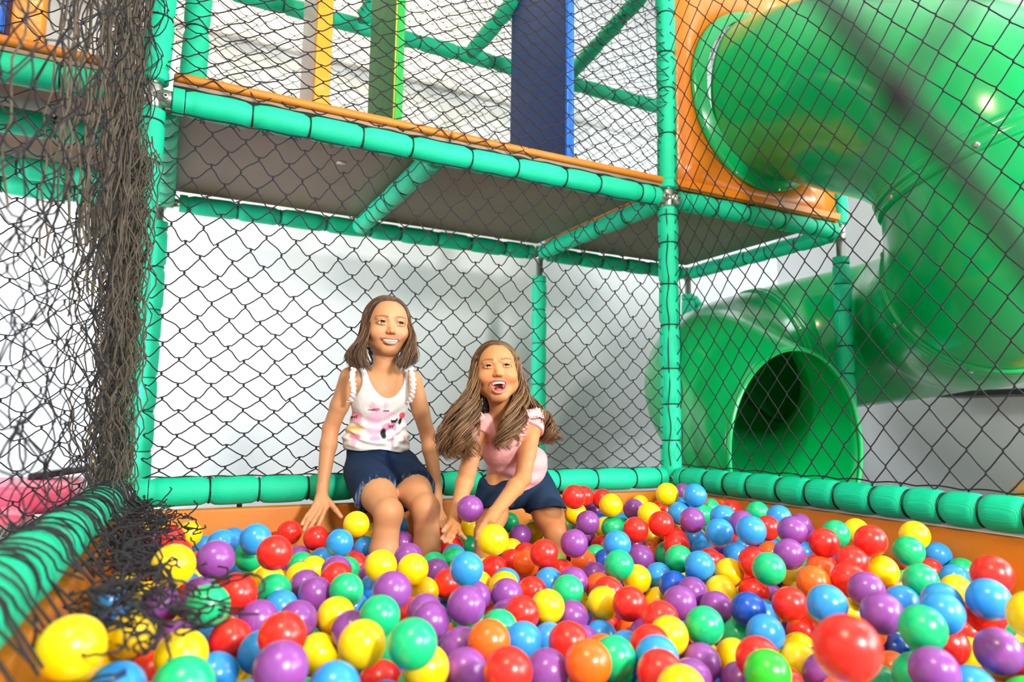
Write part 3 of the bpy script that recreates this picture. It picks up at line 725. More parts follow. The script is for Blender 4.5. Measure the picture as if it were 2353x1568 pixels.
JT = {'G1':{'neck':[0.6785,2.235,0.9045],'neckb':[0.6813,2.25,0.8712],'shL':[0.5679,2.25,0.8579],'elL':[0.5235,2.3,0.6943],'wrL':[0.4966,2.26,0.5094],'shR':[0.7749,2.25,0.8576],'elR':[0.8484,2.28,0.6751],'wrR':[0.8615,2.22,0.5049],'chest':[0.6728,2.26,0.7811],'waist':[0.6737,2.29,0.6742],'pelv':[0.6919,2.31,0.5806],'hipL':[0.6345,2.28,0.5551],'hipR':[0.7519,2.28,0.5628],'knL':[0.6374,2.02,0.4535],'knR':[0.751,2.02,0.4611],'head':[0.6822,2.2,1.0374]},'G2':{'neck':[0.9207,1.87,0.779],'neckb':[0.9413,1.89,0.741],'shL':[0.867,1.91,0.7015],'elL':[0.8143,1.86,0.5789],'wrL':[0.7541,1.79,0.4748],'shR':[1.0545,1.92,0.7123],'elR':[0.9764,1.83,0.5591],'wrR':[0.8142,1.68,0.4848],'chest':[0.9845,1.95,0.6555],'waist':[1.0516,2.01,0.5782],'pelv':[1.0764,2.05,0.5268],'hipL':[0.9833,2.01,0.5163],'hipR':[1.1332,2.03,0.506],'knL':[0.8897,1.88,0.403],'knR':[1.1232,1.88,0.3896],'head':[0.8895,1.83,0.8818]},'G1L':{'palm':[0.4969,2.235,0.4705],'f':[[[0.4664,2.225,0.4558],[0.4407,2.195,0.4345],[0.4246,2.185,0.4124]],[[0.4747,2.22,0.452],[0.4421,2.18,0.4248],[0.4285,2.175,0.3959]],[[0.4855,2.215,0.4508],[0.4577,2.175,0.4221],[0.4393,2.165,0.3929]],[[0.4975,2.21,0.4535],[0.4793,2.175,0.4274],[0.4655,2.165,0.4015]],[[0.514,2.215,0.4654],[0.5248,2.19,0.448],[0.5379,2.175,0.4297]]]},'G1R':{'palm':[0.8556,2.19,0.4629],'f':[[[0.8575,2.17,0.4372],[0.8612,2.14,0.4159],[0.8738,2.14,0.3894]],[[0.8511,2.165,0.4367],[0.8499,2.13,0.4123],[0.8609,2.13,0.386]],[[0.8432,2.16,0.4362],[0.8376,2.125,0.4108],[0.8471,2.125,0.3861]],[[0.8372,2.16,0.4379],[0.8268,2.12,0.4146],[0.8333,2.12,0.3902]],[[0.8341,2.165,0.4553],[0.8222,2.14,0.4367],[0.8179,2.12,0.4204]]]},'G2L':{'palm':[0.7366,1.765,0.4525],'f':[[[0.7217,1.755,0.44],[0.7029,1.735,0.4316],[0.6903,1.73,0.4211]],[[0.7271,1.75,0.4382],[0.705,1.725,0.4275],[0.6957,1.725,0.4138]],[[0.7324,1.745,0.4374],[0.715,1.72,0.4254],[0.707,1.72,0.4117]],[[0.7377,1.74,0.44],[0.7359,1.715,0.4303],[0.7449,1.71,0.4207]],[[0.7194,1.75,0.4519],[0.7017,1.73,0.4478],[0.6874,1.715,0.4418]]]},'G2R':{'palm':[0.7674,1.625,0.4677],'f':[[[0.7428,1.6,0.4639],[0.7177,1.565,0.4566],[0.7009,1.535,0.4469]],[[0.7477,1.6,0.4553],[0.7202,1.56,0.4461],[0.7033,1.53,0.4356]],[[0.7548,1.6,0.4528],[0.727,1.555,0.4424],[0.7112,1.53,0.4312]],[[0.7618,1.6,0.4545],[0.735,1.55,0.4426],[0.7213,1.53,0.4285]],[[0.7687,1.6,0.4666],[0.766,1.565,0.4672],[0.7605,1.53,0.4641]]]},'K1':[([[0.5828,2.2,1.041],[0.5815,2.24,0.9848],[0.567,2.22,0.9341],[0.568,2.19,0.8849]],[0.01,0.01,0.014,0.016],150),([[0.5857,2.17,1.0444],[0.5947,2.22,0.9836],[0.5788,2.18,0.9315],[0.5864,2.15,0.8804]],[0.006,0.007,0.01,0.013],110),([[0.5992,2.25,1.0415],[0.5894,2.28,0.9793],[0.5691,2.25,0.9325],[0.5678,2.23,0.907]],[0.012,0.012,0.014,0.014],90),([[0.744,2.2,1.0538],[0.7621,2.23,1.0002],[0.7456,2.19,0.9418],[0.7164,2.16,0.89]],[0.008,0.007,0.009,0.011],130),([[0.729,2.17,1.0631],[0.7455,2.2,1.0061],[0.7216,2.15,0.9427],[0.692,2.13,0.8924]],[0.004,0.005,0.008,0.01],80),([[0.7609,2.24,1.0528],[0.7822,2.27,0.9983],[0.7734,2.24,0.9432],[0.76,2.22,0.9075]],[0.008,0.007,0.009,0.01],80),([[0.6822,2.29,1.0233],[0.6932,2.32,0.9676],[0.6861,2.29,0.9131],[0.6868,2.29,0.8912]],[0.04,0.035,0.035,0.035],110)],'K2':[([[0.8147,1.82,0.8676],[0.829,1.88,0.8085],[0.7892,1.86,0.7383],[0.761,1.84,0.6772],[0.7711,1.83,0.6282]],[0.01,0.01,0.016,0.022,0.022],150),([[0.8069,1.79,0.8531],[0.8296,1.85,0.8012],[0.7987,1.82,0.7383],[0.7753,1.8,0.6841],[0.7818,1.8,0.6271]],[0.007,0.008,0.012,0.015,0.016],110),([[0.8299,1.86,0.8708],[0.834,1.91,0.8033],[0.7909,1.89,0.7448],[0.7596,1.87,0.6949],[0.7619,1.87,0.6558]],[0.01,0.01,0.015,0.018,0.018],90),([[0.9427,1.79,0.8716],[0.9818,1.86,0.8192],[0.934,1.8,0.7529],[0.905,1.78,0.6972],[0.8933,1.78,0.6535]],[0.006,0.006,0.009,0.012,0.011],130),([[0.9716,1.82,0.8748],[1.0134,1.88,0.8144],[0.975,1.84,0.7541],[0.9397,1.81,0.7157],[0.9262,1.81,0.6746]],[0.007,0.007,0.01,0.012,0.011],80),([[0.9958,1.86,0.885],[1.0504,1.92,0.8103],[1.0825,1.91,0.7435],[1.102,1.9,0.6969],[1.1147,1.9,0.6675]],[0.008,0.007,0.009,0.01,0.01],110),([[1.0028,1.89,0.894],[1.0605,1.95,0.8115],[1.0957,1.95,0.7439],[1.1216,1.95,0.6826],[1.1345,1.95,0.6581]],[0.008,0.007,0.009,0.01,0.01],70),([[0.9292,1.92,0.8659],[0.9521,1.98,0.7889],[0.9357,1.99,0.7146],[0.922,1.99,0.6544],[0.9198,1.99,0.6146]],[0.04,0.035,0.04,0.04,0.035],120)],'R1':[[[0.5599,2.185,0.8842],[0.5518,2.17,0.853],[0.5557,2.165,0.8232],[0.5579,2.175,0.7993],[0.5529,2.2,0.7768]],[[0.747,2.19,0.8948],[0.7503,2.175,0.8614],[0.751,2.17,0.8302],[0.7523,2.18,0.8053],[0.7481,2.2,0.7803]]],'R2':[[[0.8592,1.87,0.7433],[0.8334,1.855,0.7266],[0.8207,1.85,0.7018],[0.8283,1.86,0.6831],[0.8495,1.87,0.6706]],[[1.0061,1.865,0.742],[1.0384,1.875,0.7491],[1.083,1.9,0.7475]],[[0.9949,1.855,0.7327],[0.978,1.85,0.7031],[0.9778,1.86,0.6774]]]}
# ------------------------------------------------------------------ bodies: smooth implicit surfaces, one continuous mesh each
def axis_pts(br):
    """br: list of (start, end, step) consecutive"""
    out = []
    for a, b, s in br:
        n = max(1, int(round((b-a)/s))); out.append(np.linspace(a, b, n, endpoint=False))
    out.append([br[-1][1]])
    return np.concatenate(out)

def axis_fine(lo, hi, fines, coarse):
    """fines: list of (a, b, step)"""
    ev = sorted(set([lo, hi]+[min(max(v, lo), hi) for f in fines for v in f[:2]]))
    br = []
    for a, b in zip(ev[:-1], ev[1:]):
        if b-a < 1e-6: continue
        m = (a+b)/2; st = min([coarse]+[f[2] for f in fines if f[0] <= m <= f[1]])
        br.append((a, b, st))
    return axis_pts(br)

class Field:
    def __init__(s, xs, ys, zs):
        s.ax = (xs, ys, zs); s.F = np.full((len(xs), len(ys), len(zs)), 0.2, np.float32)
    def block(s, lo, hi):
        sl = []
        for a, l, h in zip(s.ax, lo, hi):
            i = max(0, np.searchsorted(a, l)-1); j = min(len(a), np.searchsorted(a, h)+1)
            if j-i < 2: return None, None
            sl.append(slice(i, j))
        g = np.meshgrid(*[a[q] for a, q in zip(s.ax, sl)], indexing='ij')
        return tuple(sl), np.stack(g, -1)
    def comb(s, lo, hi, fn, k, sub=False, m=.035):
        sl, P = s.block(np.array(lo)-m, np.array(hi)+m)
        if sl is None: return
        d = fn(P).astype(np.float32); A = s.F[sl]
        if sub:
            d = -d; h = np.maximum(k-np.abs(A-d), 0)/k; s.F[sl] = np.maximum(A, d)+h*h*k*.25
        else:
            h = np.maximum(k-np.abs(A-d), 0)/k; s.F[sl] = np.minimum(A, d)-h*h*k*.25
    def cap(s, a, b, ra, rb, k=.012, sub=False):
        a = np.array(a, float); b = np.array(b, float); r = max(ra, rb); ab = b-a; L = ab@ab+1e-12
        def fn(P):
            t = np.clip(((P-a)@ab)/L, 0, 1); q = P-a-t[..., None]*ab
            return np.sqrt((q*q).sum(-1))-(ra+(rb-ra)*t)
        s.comb(np.minimum(a, b)-r, np.maximum(a, b)+r, fn, k, sub)
    def ell(s, c, rad, k=.012, B=None, sub=False, off=0.0):
        c = np.array(c, float); rad = np.array(rad, float)+off; r = rad.max()
        B_ = np.eye(3) if B is None else B
        def fn(P):
            q = (P-c)@B_.T; a = np.sqrt(((q/rad)**2).sum(-1)); b = np.sqrt(((q/rad**2)**2).sum(-1))+1e-9
            return a*(a-1)/b
        s.comb(c-r, c+r, fn, k, sub)
    def chain(s, pts, rs, k=.008):
        for i in range(len(pts)-1): s.cap(pts[i], pts[i+1], rs[i], rs[i+1], k)
    def cut(s, fn, k=.003):
        sl, P = s.block([a[0] for a in s.ax], [a[-1] for a in s.ax])
        d = fn(P).astype(np.float32); A = s.F; h = np.maximum(k-np.abs(A-d), 0)/k; s.F = np.maximum(A, d)+h*h*k*.25
    def mesh(s):
        F = s.F; n = np.array(F.shape); neg = F < 0
        ids = []; pos = []; quads = []
        strides = np.array([n[1]*n[2], n[2], 1])
        for ax in range(3):
            a = [slice(None)]*3; b = [slice(None)]*3; a[ax] = slice(0, -1); b[ax] = slice(1, None)
            A = neg[tuple(a)]; Bm = neg[tuple(b)]; cr = A != Bm
            I = np.argwhere(cr)
            o1, o2 = [(1, 2), (2, 0), (0, 1)][ax]
            ok = (I[:, o1] > 0) & (I[:, o2] > 0) & (I[:, o1] < n[o1]-1) & (I[:, o2] < n[o2]-1); I = I[ok]
            J = I.copy(); J[:, ax] += 1
            fa = F[tuple(I.T)]; fb = F[tuple(J.T)]; t = fa/(fa-fb)
            p = I.astype(float); p[:, ax] += t
            base = I@strides
            c = [base, base-strides[o1], base-strides[o1]-strides[o2], base-strides[o2]]
            flip = fa > 0
            q = np.stack(c, 1); q[flip] = q[flip][:, ::-1]
            quads.append(q[:, ::-1]); 
            for cc in c: ids.append(cc); pos.append(p)
        ids = np.concatenate(ids); pos = np.concatenate(pos); Q = np.concatenate(quads)
        u, inv = np.unique(ids, return_inverse=True); cnt = np.bincount(inv)
        V = np.stack([np.bincount(inv, pos[:, k])/cnt for k in range(3)], 1)
        W_ = np.stack([np.interp(V[:, k], np.arange(n[k]), s.ax[k]) for k in range(3)], 1)
        Qi = np.searchsorted(u, Q)
        return W_, Qi[:, ::-1]

def smooth_mesh(V, Q, it=2, lam=.5):
    n = len(V); e = np.concatenate([Q[:, [0, 1]], Q[:, [1, 2]], Q[:, [2, 3]], Q[:, [3, 0]]])
    deg = np.bincount(e[:, 0], minlength=n)+np.bincount(e[:, 1], minlength=n)
    for _ in range(it):
        for l in (lam, -lam*.9):
            S = np.zeros_like(V)
            for k in range(3):
                S[:, k] = np.bincount(e[:, 0], V[e[:, 1], k], n)+np.bincount(e[:, 1], V[e[:, 0], k], n)
            V = V+l*(S/np.maximum(deg, 1)[:, None]-V)
    return V

M_skin = mat('child_skin', 'e0a57e', 0.48, attr='Col', sss=0.12, spec=0.35)
M_cloth = mat('cotton_jersey', 'f2efec', 0.85, attr='Col', bump=('noise', 60, 0.35, 0.006), spec=0.2)
M_denim = mat('navy_denim', '1d3556', 0.85, attr='Col', bump=('noise', 260, 0.4, 0.003), spec=0.2)
M_hair = mat('brown_hair', '6b4a33', 0.42, attr='Col', spec=0.5)
M_eye = mat('eye', 'ffffff', 0.22, attr='Col', spec=0.35)
M_teeth = mat('teeth', 'fbf6ea', 0.25, spec=0.6)
M_lace = mat('white_lace', 'ebe8e6', 0.8)
M_gold = mat('gold_stud', 'e0b050', 0.25, metal=0.9)

def lin(h): return np.array(srgb(h)[:3])

def head_basis(yaw, pitch, roll):
    x, y, z = np.array(CR), -np.array(_f), np.array(CU)
    # z up is the camera's up; start upright in the world instead
    z = np.array([0, 0, 1.]); y = y-z*(y@z); y /= np.linalg.norm(y); x = np.cross(z, y); x = -x if x@np.array(CR) < 0 else x
    a, b, c = yaw, pitch, roll
    y2 = y*math.cos(a)+x*math.sin(a); x2 = x*math.cos(a)-y*math.sin(a)
    y3 = y2*math.cos(b)+z*math.sin(b); z3 = z*math.cos(b)-y2*math.sin(b)
    x4 = x2*math.cos(c)+z3*math.sin(c); z4 = z3*math.cos(c)-x2*math.sin(c)
    return np.stack([x4, y3, z4])      # rows: local axes

def girl(g, cfg):
    J = {k: np.array(v) for k, v in JT[g].items()}
    s = cfg['s']; Bm = head_basis(*cfg['pose'])
    # anchor: the midpoint between the eyes on the face surface sits at J['head']; origin is inside the skull
    eyes = J['head']; O = eyes-Bm[1]*.068*s
    L = lambda x, y, z: O+(np.array([x, y, z])*s)@Bm
    body_pts = np.array([v for v in J.values()]+[v for h in ('L', 'R') for c in JT[g+h]['f'] for v in c])
    lo = body_pts.min(0)-.13; hi = body_pts.max(0)+.12; lo[2] = min(cfg['floor'], lo[2]); hi[2] = O[2]+.13*s+.01
    hf = [(O[i]-.105*s-.01, O[i]+.115*s+.01, .0019) for i in range(3)]
    fx = [hf[0]]; fy = [hf[1]]; fz = [hf[2]]
    for h in ('L', 'R'):
        P = np.array([JT[g+h]['palm']]+[q for c in JT[g+h]['f'] for q in c]); a, b = P.min(0)-.012, P.max(0)+.012
        fx.append((a[0], b[0], .0024)); fy.append((a[1], b[1], .0024)); fz.append((a[2], b[2], .0022))
    xs, ys, zs = axis_fine(lo[0], hi[0], fx, .005), axis_fine(lo[1], hi[1], fy, .005), axis_fine(lo[2], hi[2], fz, .0055)
    F = Field(xs, ys, zs)
    w = cfg['w']
    up = J['neckb']-J['pelv']; up /= np.linalg.norm(up)
    rt = J['shR']-J['shL']; rt -= up*(rt@up); rt /= np.linalg.norm(rt); fwd = np.cross(up, rt); 
    if fwd@np.array([0, -1., 0]) < 0: fwd = -fwd
    TB = np.stack([rt, fwd, up])
    def torso(F, off=0.0, k=.03, low=True):
        F.ell(J['chest']+up*.012, (cfg['tw'][0], .062*w, .098), k, TB, off=off)
        F.ell(J['waist'], (cfg['tw'][1], .062*w, .095), k, TB, off=off)
        F.cap(J['shL']+rt*.024-up*.012, J['shR']-rt*.024-up*.012, .031*w+off, .031*w+off, k)
        if low: F.ell(J['pelv'], (.098*w, .075*w, .075), k, TB, off=off)
    torso(F)
    # neck and shoulders
    nk = L(0, -.012, -.06)
    F.cap(J['neckb']-up*.01, nk, .040*s, .037*s, .018)
    F.cap(J['neckb']-up*.015-fwd*.008, J['shL']+up*.0, .024*w, .026*w, .022); F.cap(J['neckb']-up*.015-fwd*.008, J['shR'], .024*w, .026*w, .022)
    # arms
    for h in ('L', 'R'):
        a, b, c = J['sh'+h], J['el'+h], J['wr'+h]
        F.cap(a, a*.45+b*.55, .034*w, .029*w, .014); F.cap(a*.45+b*.55, b, .029*w, .0255*w, .01)
        m = b*.72+c*.28
        F.cap(b, m, .0255*w, .0262*w, .01); F.cap(m, c, .0262*w, .0180*w, .01)
        hd = JT[g+h]; pm = np.array(hd['palm'])
        kn = [np.array(c_[0]) for c_ in hd['f'][:4]]; kc = sum(kn)/4
        # palm: a fan of capsules from the wrist to each knuckle
        for q in kn: F.cap(c, q, .0125, .0082, .009)
        F.cap(c, pm, .016, .0125, .008)
        for c_ in hd['f'][:4]:
            c_ = [np.array(v) for v in c_]; mid = c_[1]*.5+c_[2]*.5
            F.chain(c_, [.0078, .0069, .0056], .003); F.cap(c_[0], c_[0], .0084, .0084, .004)
        th = [np.array(v) for v in hd['f'][4]]
        F.cap(c*.35+pm*.65, th[0], .0125, .0098, .006); F.chain(th, [.0094, .0080, .0064], .004)
    # legs
    for h in ('L', 'R'):
        a, b = J['hip'+h], J['kn'+h]
        t = cfg['thigh']
        m = a*.4+b*.6
        F.cap(a, m, t[0], t[1], .02); F.cap(m, b, t[1], t[2], .014)
        F.ell(b+np.array([0, -.004, .0]), (t[2]*1.02, t[2]*.98, t[2]*1.1), .01)
        d = np.array(cfg['shin'][h]); c = b+d
        F.cap(b, b+d*.35+np.array([0, .008, 0]), t[2]*.93, t[3], .014); F.cap(b+d*.35+np.array([0, .008, 0]), c, t[3], t[3]*.68, .012)
        F.cap(c, c+np.array([.005, -.10, -.02]), .026, .020, .012)
    # head
    E = lambda c, r, k=.012, sub=False: F.ell(L(*c), np.array(r)*s, k*s, Bm, sub)
    C = lambda a, b, ra, rb, k=.006, sub=False: F.cap(L(*a), L(*b), ra*s, rb*s, k*s, sub)
    jd = cfg['jaw']
    E((0, -.014, .020), (.066, .083, .074), .02); E((0, .010, -.016), (.0630, .061, .072), .03)
    E((0, .030, .030), (.050, .046, .045), .02)
    for q in (-1, 1):
        E((q*.0365, .0450, -.032+cfg['cheek']), (.0275, .0250, .0250), .018)
        C((q*.045, .000, -.040-jd*.3), (q*.014, .048, -.078-jd), .022, .018, .022)
        C((q*.052, -.01, .0), (q*.046, .01, -.05-jd*.4), .012, .014, .02)
    E((0, .052, -.080-jd), (.019, .017, .015), .014)
    # sockets, brow, nose
    for q in (-1, 1):
        E((q*.030, .0835, .002), (.018, .0135, .0085), .010, True)
        C((q*.014, .0735, .0155), (q*.042, .062, .0165), .0050, .0042, .012)
    C((0, .066, .004), (0, .0800, -.0250), .0060, .0074, .012)
    E((0, .0832, -.0285), (.0088, .0084, .0074), .007)
    for q in (-1, 1):
        E((q*.0100, .0770, -.0305), (.0058, .0072, .0056), .005)
        E((q*.0054, .0830, -.0365), (.0030, .0042, .0026), .002, True)
    # lids
    for q in (-1, 1):
        e = [(q*.0150, .0690, -.0010), (q*.0220, .0742, cfg['lid'][0]), (q*.0300, .0748, cfg['lid'][0]+.0010), (q*.0390, .0700, cfg['lid'][0]-.001), (q*.0450, .0620, .0002)]
        for a, b in zip(e[:-1], e[1:]): C(a, b, .0026, .0026, .003)
        e = [(q*.0150, .0690, -.0010), (q*.0220, .0735, -cfg['lid'][1]), (q*.0300, .0742, -cfg['lid'][1]-.0006), (q*.0390, .0695, -cfg['lid'][1]+.001), (q*.0450, .0620, .0002)]
        for a, b in zip(e[:-1], e[1:]): C(a, b, .0025, .0025, .004)
        # ears
        E((q*.0655, -.008, -.010), (.0075, .0170, .0260), .008)
        C((q*.066, -.004, -.034), (q*.063, .0, -.040), .0065, .0055, .006)
        E((q*.0735, -.004, -.006), (.0045, .0095, .0150), .004, True)
    mo = cfg['mouth']
    # lips: raised tubes round the opening, then the opening itself
    for path, r0 in ((mo['up'], mo['ur']), (mo['lo'], mo['lr'])):
        pts = catmull([(-x, y, z) for x, y, z in path[::-1]][:-1]+path, 3)
        rr = r0*(1-.45*np.abs(np.linspace(-1, 1, len(pts)))**2)
        for i in range(len(pts)-1): C(pts[i], pts[i+1], rr[i], rr[i+1], .004)
    for c, r in mo['cut']: E(c, r, .0025, True)
    V, Q = F.mesh(); V = smooth_mesh(V, Q, 2)
    # colour of the skin itself
    l = ((V-O)@Bm.T)/s
    base = lin(cfg['skin']); col = np.tile(base, (len(V), 1))
    def blend(mask, c, a=1.0):
        nonlocal col
        m = np.clip(mask, 0, 1)[:, None]*a; col = col*(1-m)+lin(c)*m
    inhead = (l[:, 2] > -.12) & (l[:, 1] > -.1) & (np.abs(l[:, 0]) < .09) & (l[:, 1] < .11)
    def g3(c, r): return np.exp(-(((l-np.array(c))/np.array(r))**2).sum(1)*1.2)*inhead
    for q in (-1, 1): blend(g3((q*.038, .062, -.034), (.016, .02, .013)), cfg['blush'], .5)
    blend(g3((0, .093, -.030), (.010, .012, .010)), cfg['blush'], .3)
    # brows
    for q in (-1, 1):
        bx = np.clip((l[:, 0]*q-.0125)/.032, 0, 1); bz = .0165+.0050*np.sin(bx*np.pi*.72)+cfg['brow']-.001*bx
        m = (l[:, 0]*q > .011) & (l[:, 0]*q < .047) & (l[:, 1] > .045) & inhead
        blend(m*np.exp(-((l[:, 2]-bz)/(.0040*(1-.45*bx)))**2), cfg['browcol'], .85)
        # lash line
        lx = l[:, 0]*q; zu = np.interp(lx, [.015, .022, .030, .039, .045], [-.001, cfg['lid'][0]-.0022, cfg['lid'][0]-.0014, cfg['lid'][0]-.003, -.001])
        m = (lx > .014) & (lx < .047) & (l[:, 1] > .055) & inhead
        blend(m*np.exp(-((l[:, 2]-zu)/.0016)**2), '1e100a', .95)
    # lips and mouth
    def nearpath(path, r):
        pts = catmull([(-x, y, z) for x, y, z in path[::-1]][:-1]+path, 4); d = np.full(len(V), 1.)
        sel = np.where(inhead & (l[:, 1] > .04) & (l[:, 2] < -.03))[0]
        dd = np.min(np.linalg.norm(l[sel][:, None]-pts[None], axis=2), axis=1); d[sel] = dd
        return np.clip((r-d)/.0018+.5, 0, 1)
    blend(nearpath(mo['up'], mo['ur']+.0012), cfg['lip'], .85); blend(nearpath(mo['lo'], mo['lr']+.0010), cfg['lip'], .85)
    for c, r in mo['cut']:
        q = ((l-np.array(c))/(np.array(r)*1.06)); m = (np.sqrt((q**2).sum(1)) < 1.03) & (l[:, 1] < mo['inner']) & inhead
        blend(m.astype(float), '5a1518', 1.)
    # a little ruddiness at elbows, knees, knuckles
    for nm in ('elL', 'elR', 'knL', 'knR'):
        blend(np.exp(-(np.linalg.norm(V-J[nm], axis=1)/.04)**2), cfg['blush'], .25)
    for h in ('L', 'R'):
        for c_ in JT[g+h]['f']:
            blend(np.exp(-(np.linalg.norm(V-np.array(c_[-1]), axis=1)/.009)**2), cfg['nail'], .6)
    for p in cfg.get('moles', []): blend(g3(p, (.0016, .01, .0016)), '5a3018', .9)
    root = empty(cfg['name'], (float(J['pelv'][0]), float(J['pelv'][1]), 0.0)); tag(root, cfg['label'], 'person')
    body = mesh_np('body', V, Q, M_skin, root, colors=col)

    # eyes
    for q in (-1, 1):
        n, m_ = 24, 32; a = np.linspace(0, np.pi, n); b = np.linspace(0, 2*np.pi, m_, endpoint=False)
        D = np.stack([np.sin(a)[:, None]*np.cos(b), np.cos(a)[:, None]+0*b, np.sin(a)[:, None]*np.sin(b)], -1)
        g0 = np.array(cfg['gaze']); g0 = g0/np.linalg.norm(g0); u = np.cross(g0, [0, 0, 1.]); u /= np.linalg.norm(u); v = np.cross(u, g0)
        P = (D[..., 0:1]*u+D[..., 1:2]*g0+D[..., 2:3]*v)*.0122
        P = np.array([q*.0298, .0600, .0004])+P
        c = np.tile(np.array([.80, .78, .75]), (n*m_, 1)); aa = np.repeat(a, m_)
        c[aa < .60] = lin('2c170e'); c[aa < .30] = lin('070505'); 
        i = np.arange(n-1)[:, None]*m_; j = np.arange(m_)[None]; j2 = (j+1) % m_
        Qe = np.stack([i+j, i+j2, i+m_+j2, i+m_+j], -1).reshape(-1, 4)
        mesh_np('eye', (P.reshape(-1, 3)*s)@Bm+O, Qe, M_eye, root, colors=c)
    # teeth: one row on a curve
    parts = []
    for (cx_, y0, z0, rad, nT, wT, hT, curve) in mo['teeth']:
        for i in range(nT):
            a = (i-(nT-1)/2)*wT/rad
            p = np.array([math.sin(a)*rad, y0-(1-math.cos(a))*rad, z0+curve*(a*a)])
            Vb, Fb = box(0, 0, 0, wT*.94, .004, hT*(1-.10*abs(i-(nT-1)/2)/nT*2), .0014, Matrix.Rotation(-a, 4, 'Z'))
            parts.append((((Vb+p)*s)@Bm+O, Fb))
    Vt, Ft = merge(parts); mesh_np('teeth', Vt, Ft, M_teeth, root)
    if 'tongue' in mo:
        c, r = mo['tongue']; T = Field(*[np.linspace(-.03, .03, 30) for _ in range(3)])
        th = np.linspace(0, np.pi, 14); ph = np.linspace(0, 2*np.pi, 20, endpoint=False)
        P = np.stack([np.sin(th)[:, None]*np.cos(ph), np.sin(th)[:, None]*np.sin(ph), np.cos(th)[:, None]+0*ph], -1).reshape(-1, 3)*np.array(r)+np.array(c)
        i = np.arange(13)[:, None]*20; j = np.arange(20)[None]; j2 = (j+1) % 20
        mesh_np('tongue', (P*s)@Bm+O, np.stack([i+j, i+j2, i+20+j2, i+20+j], -1).reshape(-1, 4), mat('tongue', 'c8606a', .35), root)
    return root, J, O, Bm, s, L, TB, torso, up, rt, fwd

def cloth_field(lo, hi, st=.0032):
    return Field(*[np.arange(a, b, st) for a, b in zip(lo, hi)])

def strands(root, O, Bm, s, locks, cols, seed, part, capface, wave=0.0, curl=0.0, fq=(1.6, 2.8)):
    """hair: a close cap over the skull and many fine tapering strands, as one mesh"""
    rg = np.random.default_rng(seed); Vs = []; Fs = []; Cs = []; off = 0
    parts = []; colors = []
    C0 = np.array([0, -.014, .020])
    def skull(phi, y, q, lay):
        # point on the skull at angle phi from the parting, going down side q
        t = np.clip((y-C0[1])/.083, -.97, .97); k = math.sqrt(1-t*t)
        return np.array([C0[0]+q*math.sin(phi)*(.066+lay)*k, y, C0[2]+math.cos(phi)*(.074+lay)*k])
    for (guide, spread, count, q, ylo, yhi) in locks:
        G = (np.array(guide)-O)@Bm.T/s
        nc = 14; cd = rg.normal(size=(nc, 3)); cph = rg.random(nc)*6.28; cfr = rg.uniform(*fq, nc); ce = rg.uniform(.75, 1.12, nc)
        for i in range(count):
            ci = rg.integers(nc)
            lay = .0045+.0085*rg.random()
            y0 = rg.uniform(part[1], part[2])
            ye = np.clip(ylo+(yhi-ylo)*rg.random(), -.088, .045)
            top = []; pe = 1.62+rg.normal(0, .05)
            for t in np.linspace(0, 1, 6):
                phi = part[0]*q+(pe-part[0]*q)*t
                top.append(skull(phi, y0+(ye-y0)*t**1.3, q, lay))
            # leave the skull and fall along the guide
            dev = cd[ci]*.9+rg.normal(size=3)*.38; dev /= max(1, np.linalg.norm(dev)/1.6)
            sh = ye-(ylo+yhi)/2; x_end = top[-1][0]
            tail = []
            for j in range(1, len(G)):
                f_ = 1-.35*(j/(len(G)-1))
                p_ = G[j]+np.array([0, sh*f_, 0])+dev*np.array([1, .5, .3])*spread[j]/s
                if j == 1: p_[0] = .35*p_[0]+.65*(x_end*1.10+q*.35*abs(dev[0])*spread[j]/s) if abs(G[j][0]-x_end) < .09 else p_[0]
                tail.append(p_)
            e = ce[ci]*rg.uniform(.90, 1.06); tail[-1] = tail[-2]+(tail[-1]-tail[-2])*e
            P = catmull(np.array(top+tail), 4 if curl < .01 else 6)
            n = len(P); tt = np.linspace(0, 1, n); ph = cph[ci]+rg.normal(0, .35); fr = cfr[ci]
            amp = (wave+curl*tt**2)*np.clip((tt-.35)*3, 0, 1)
            P = P+np.stack([np.cos(ph+fr*6.28*tt)*amp, np.sin(ph+fr*6.28*tt)*amp, 0*tt], 1)
            r = np.interp(tt, [0, .1, .75, 1], [.0008, .0012, .0010, .0003])
            V, F = sweep((P*s)@Bm+O, r, 4, cap=False)
            parts.append((V, F)); c = lin(cols[rg.integers(len(cols))])*rg.uniform(.8, 1.2)
            gr = np.repeat(np.interp(tt, [0, .5, 1], [.85, 1, 1.15]), 4)
            colors.append(c[None]*gr[:, None])
    # cap
    st = .0025; F = Field(*[np.arange(-.10, .10, st) for _ in range(3)])
    F.ell(C0, (.066+.008, .083+.007, .074+.008), .01)
    F.comb([-.1]*3, [.1]*3, capface, .006, True)
    V, Q = F.mesh(); parts.append(((V*s)@Bm+O, [Q])); colors.append(np.tile(lin(cols[0])*.8, (len(V), 1)))
    V, F = merge(parts)
    return mesh_np('hair', V, F, M_hair, root, colors=np.concatenate(colors))

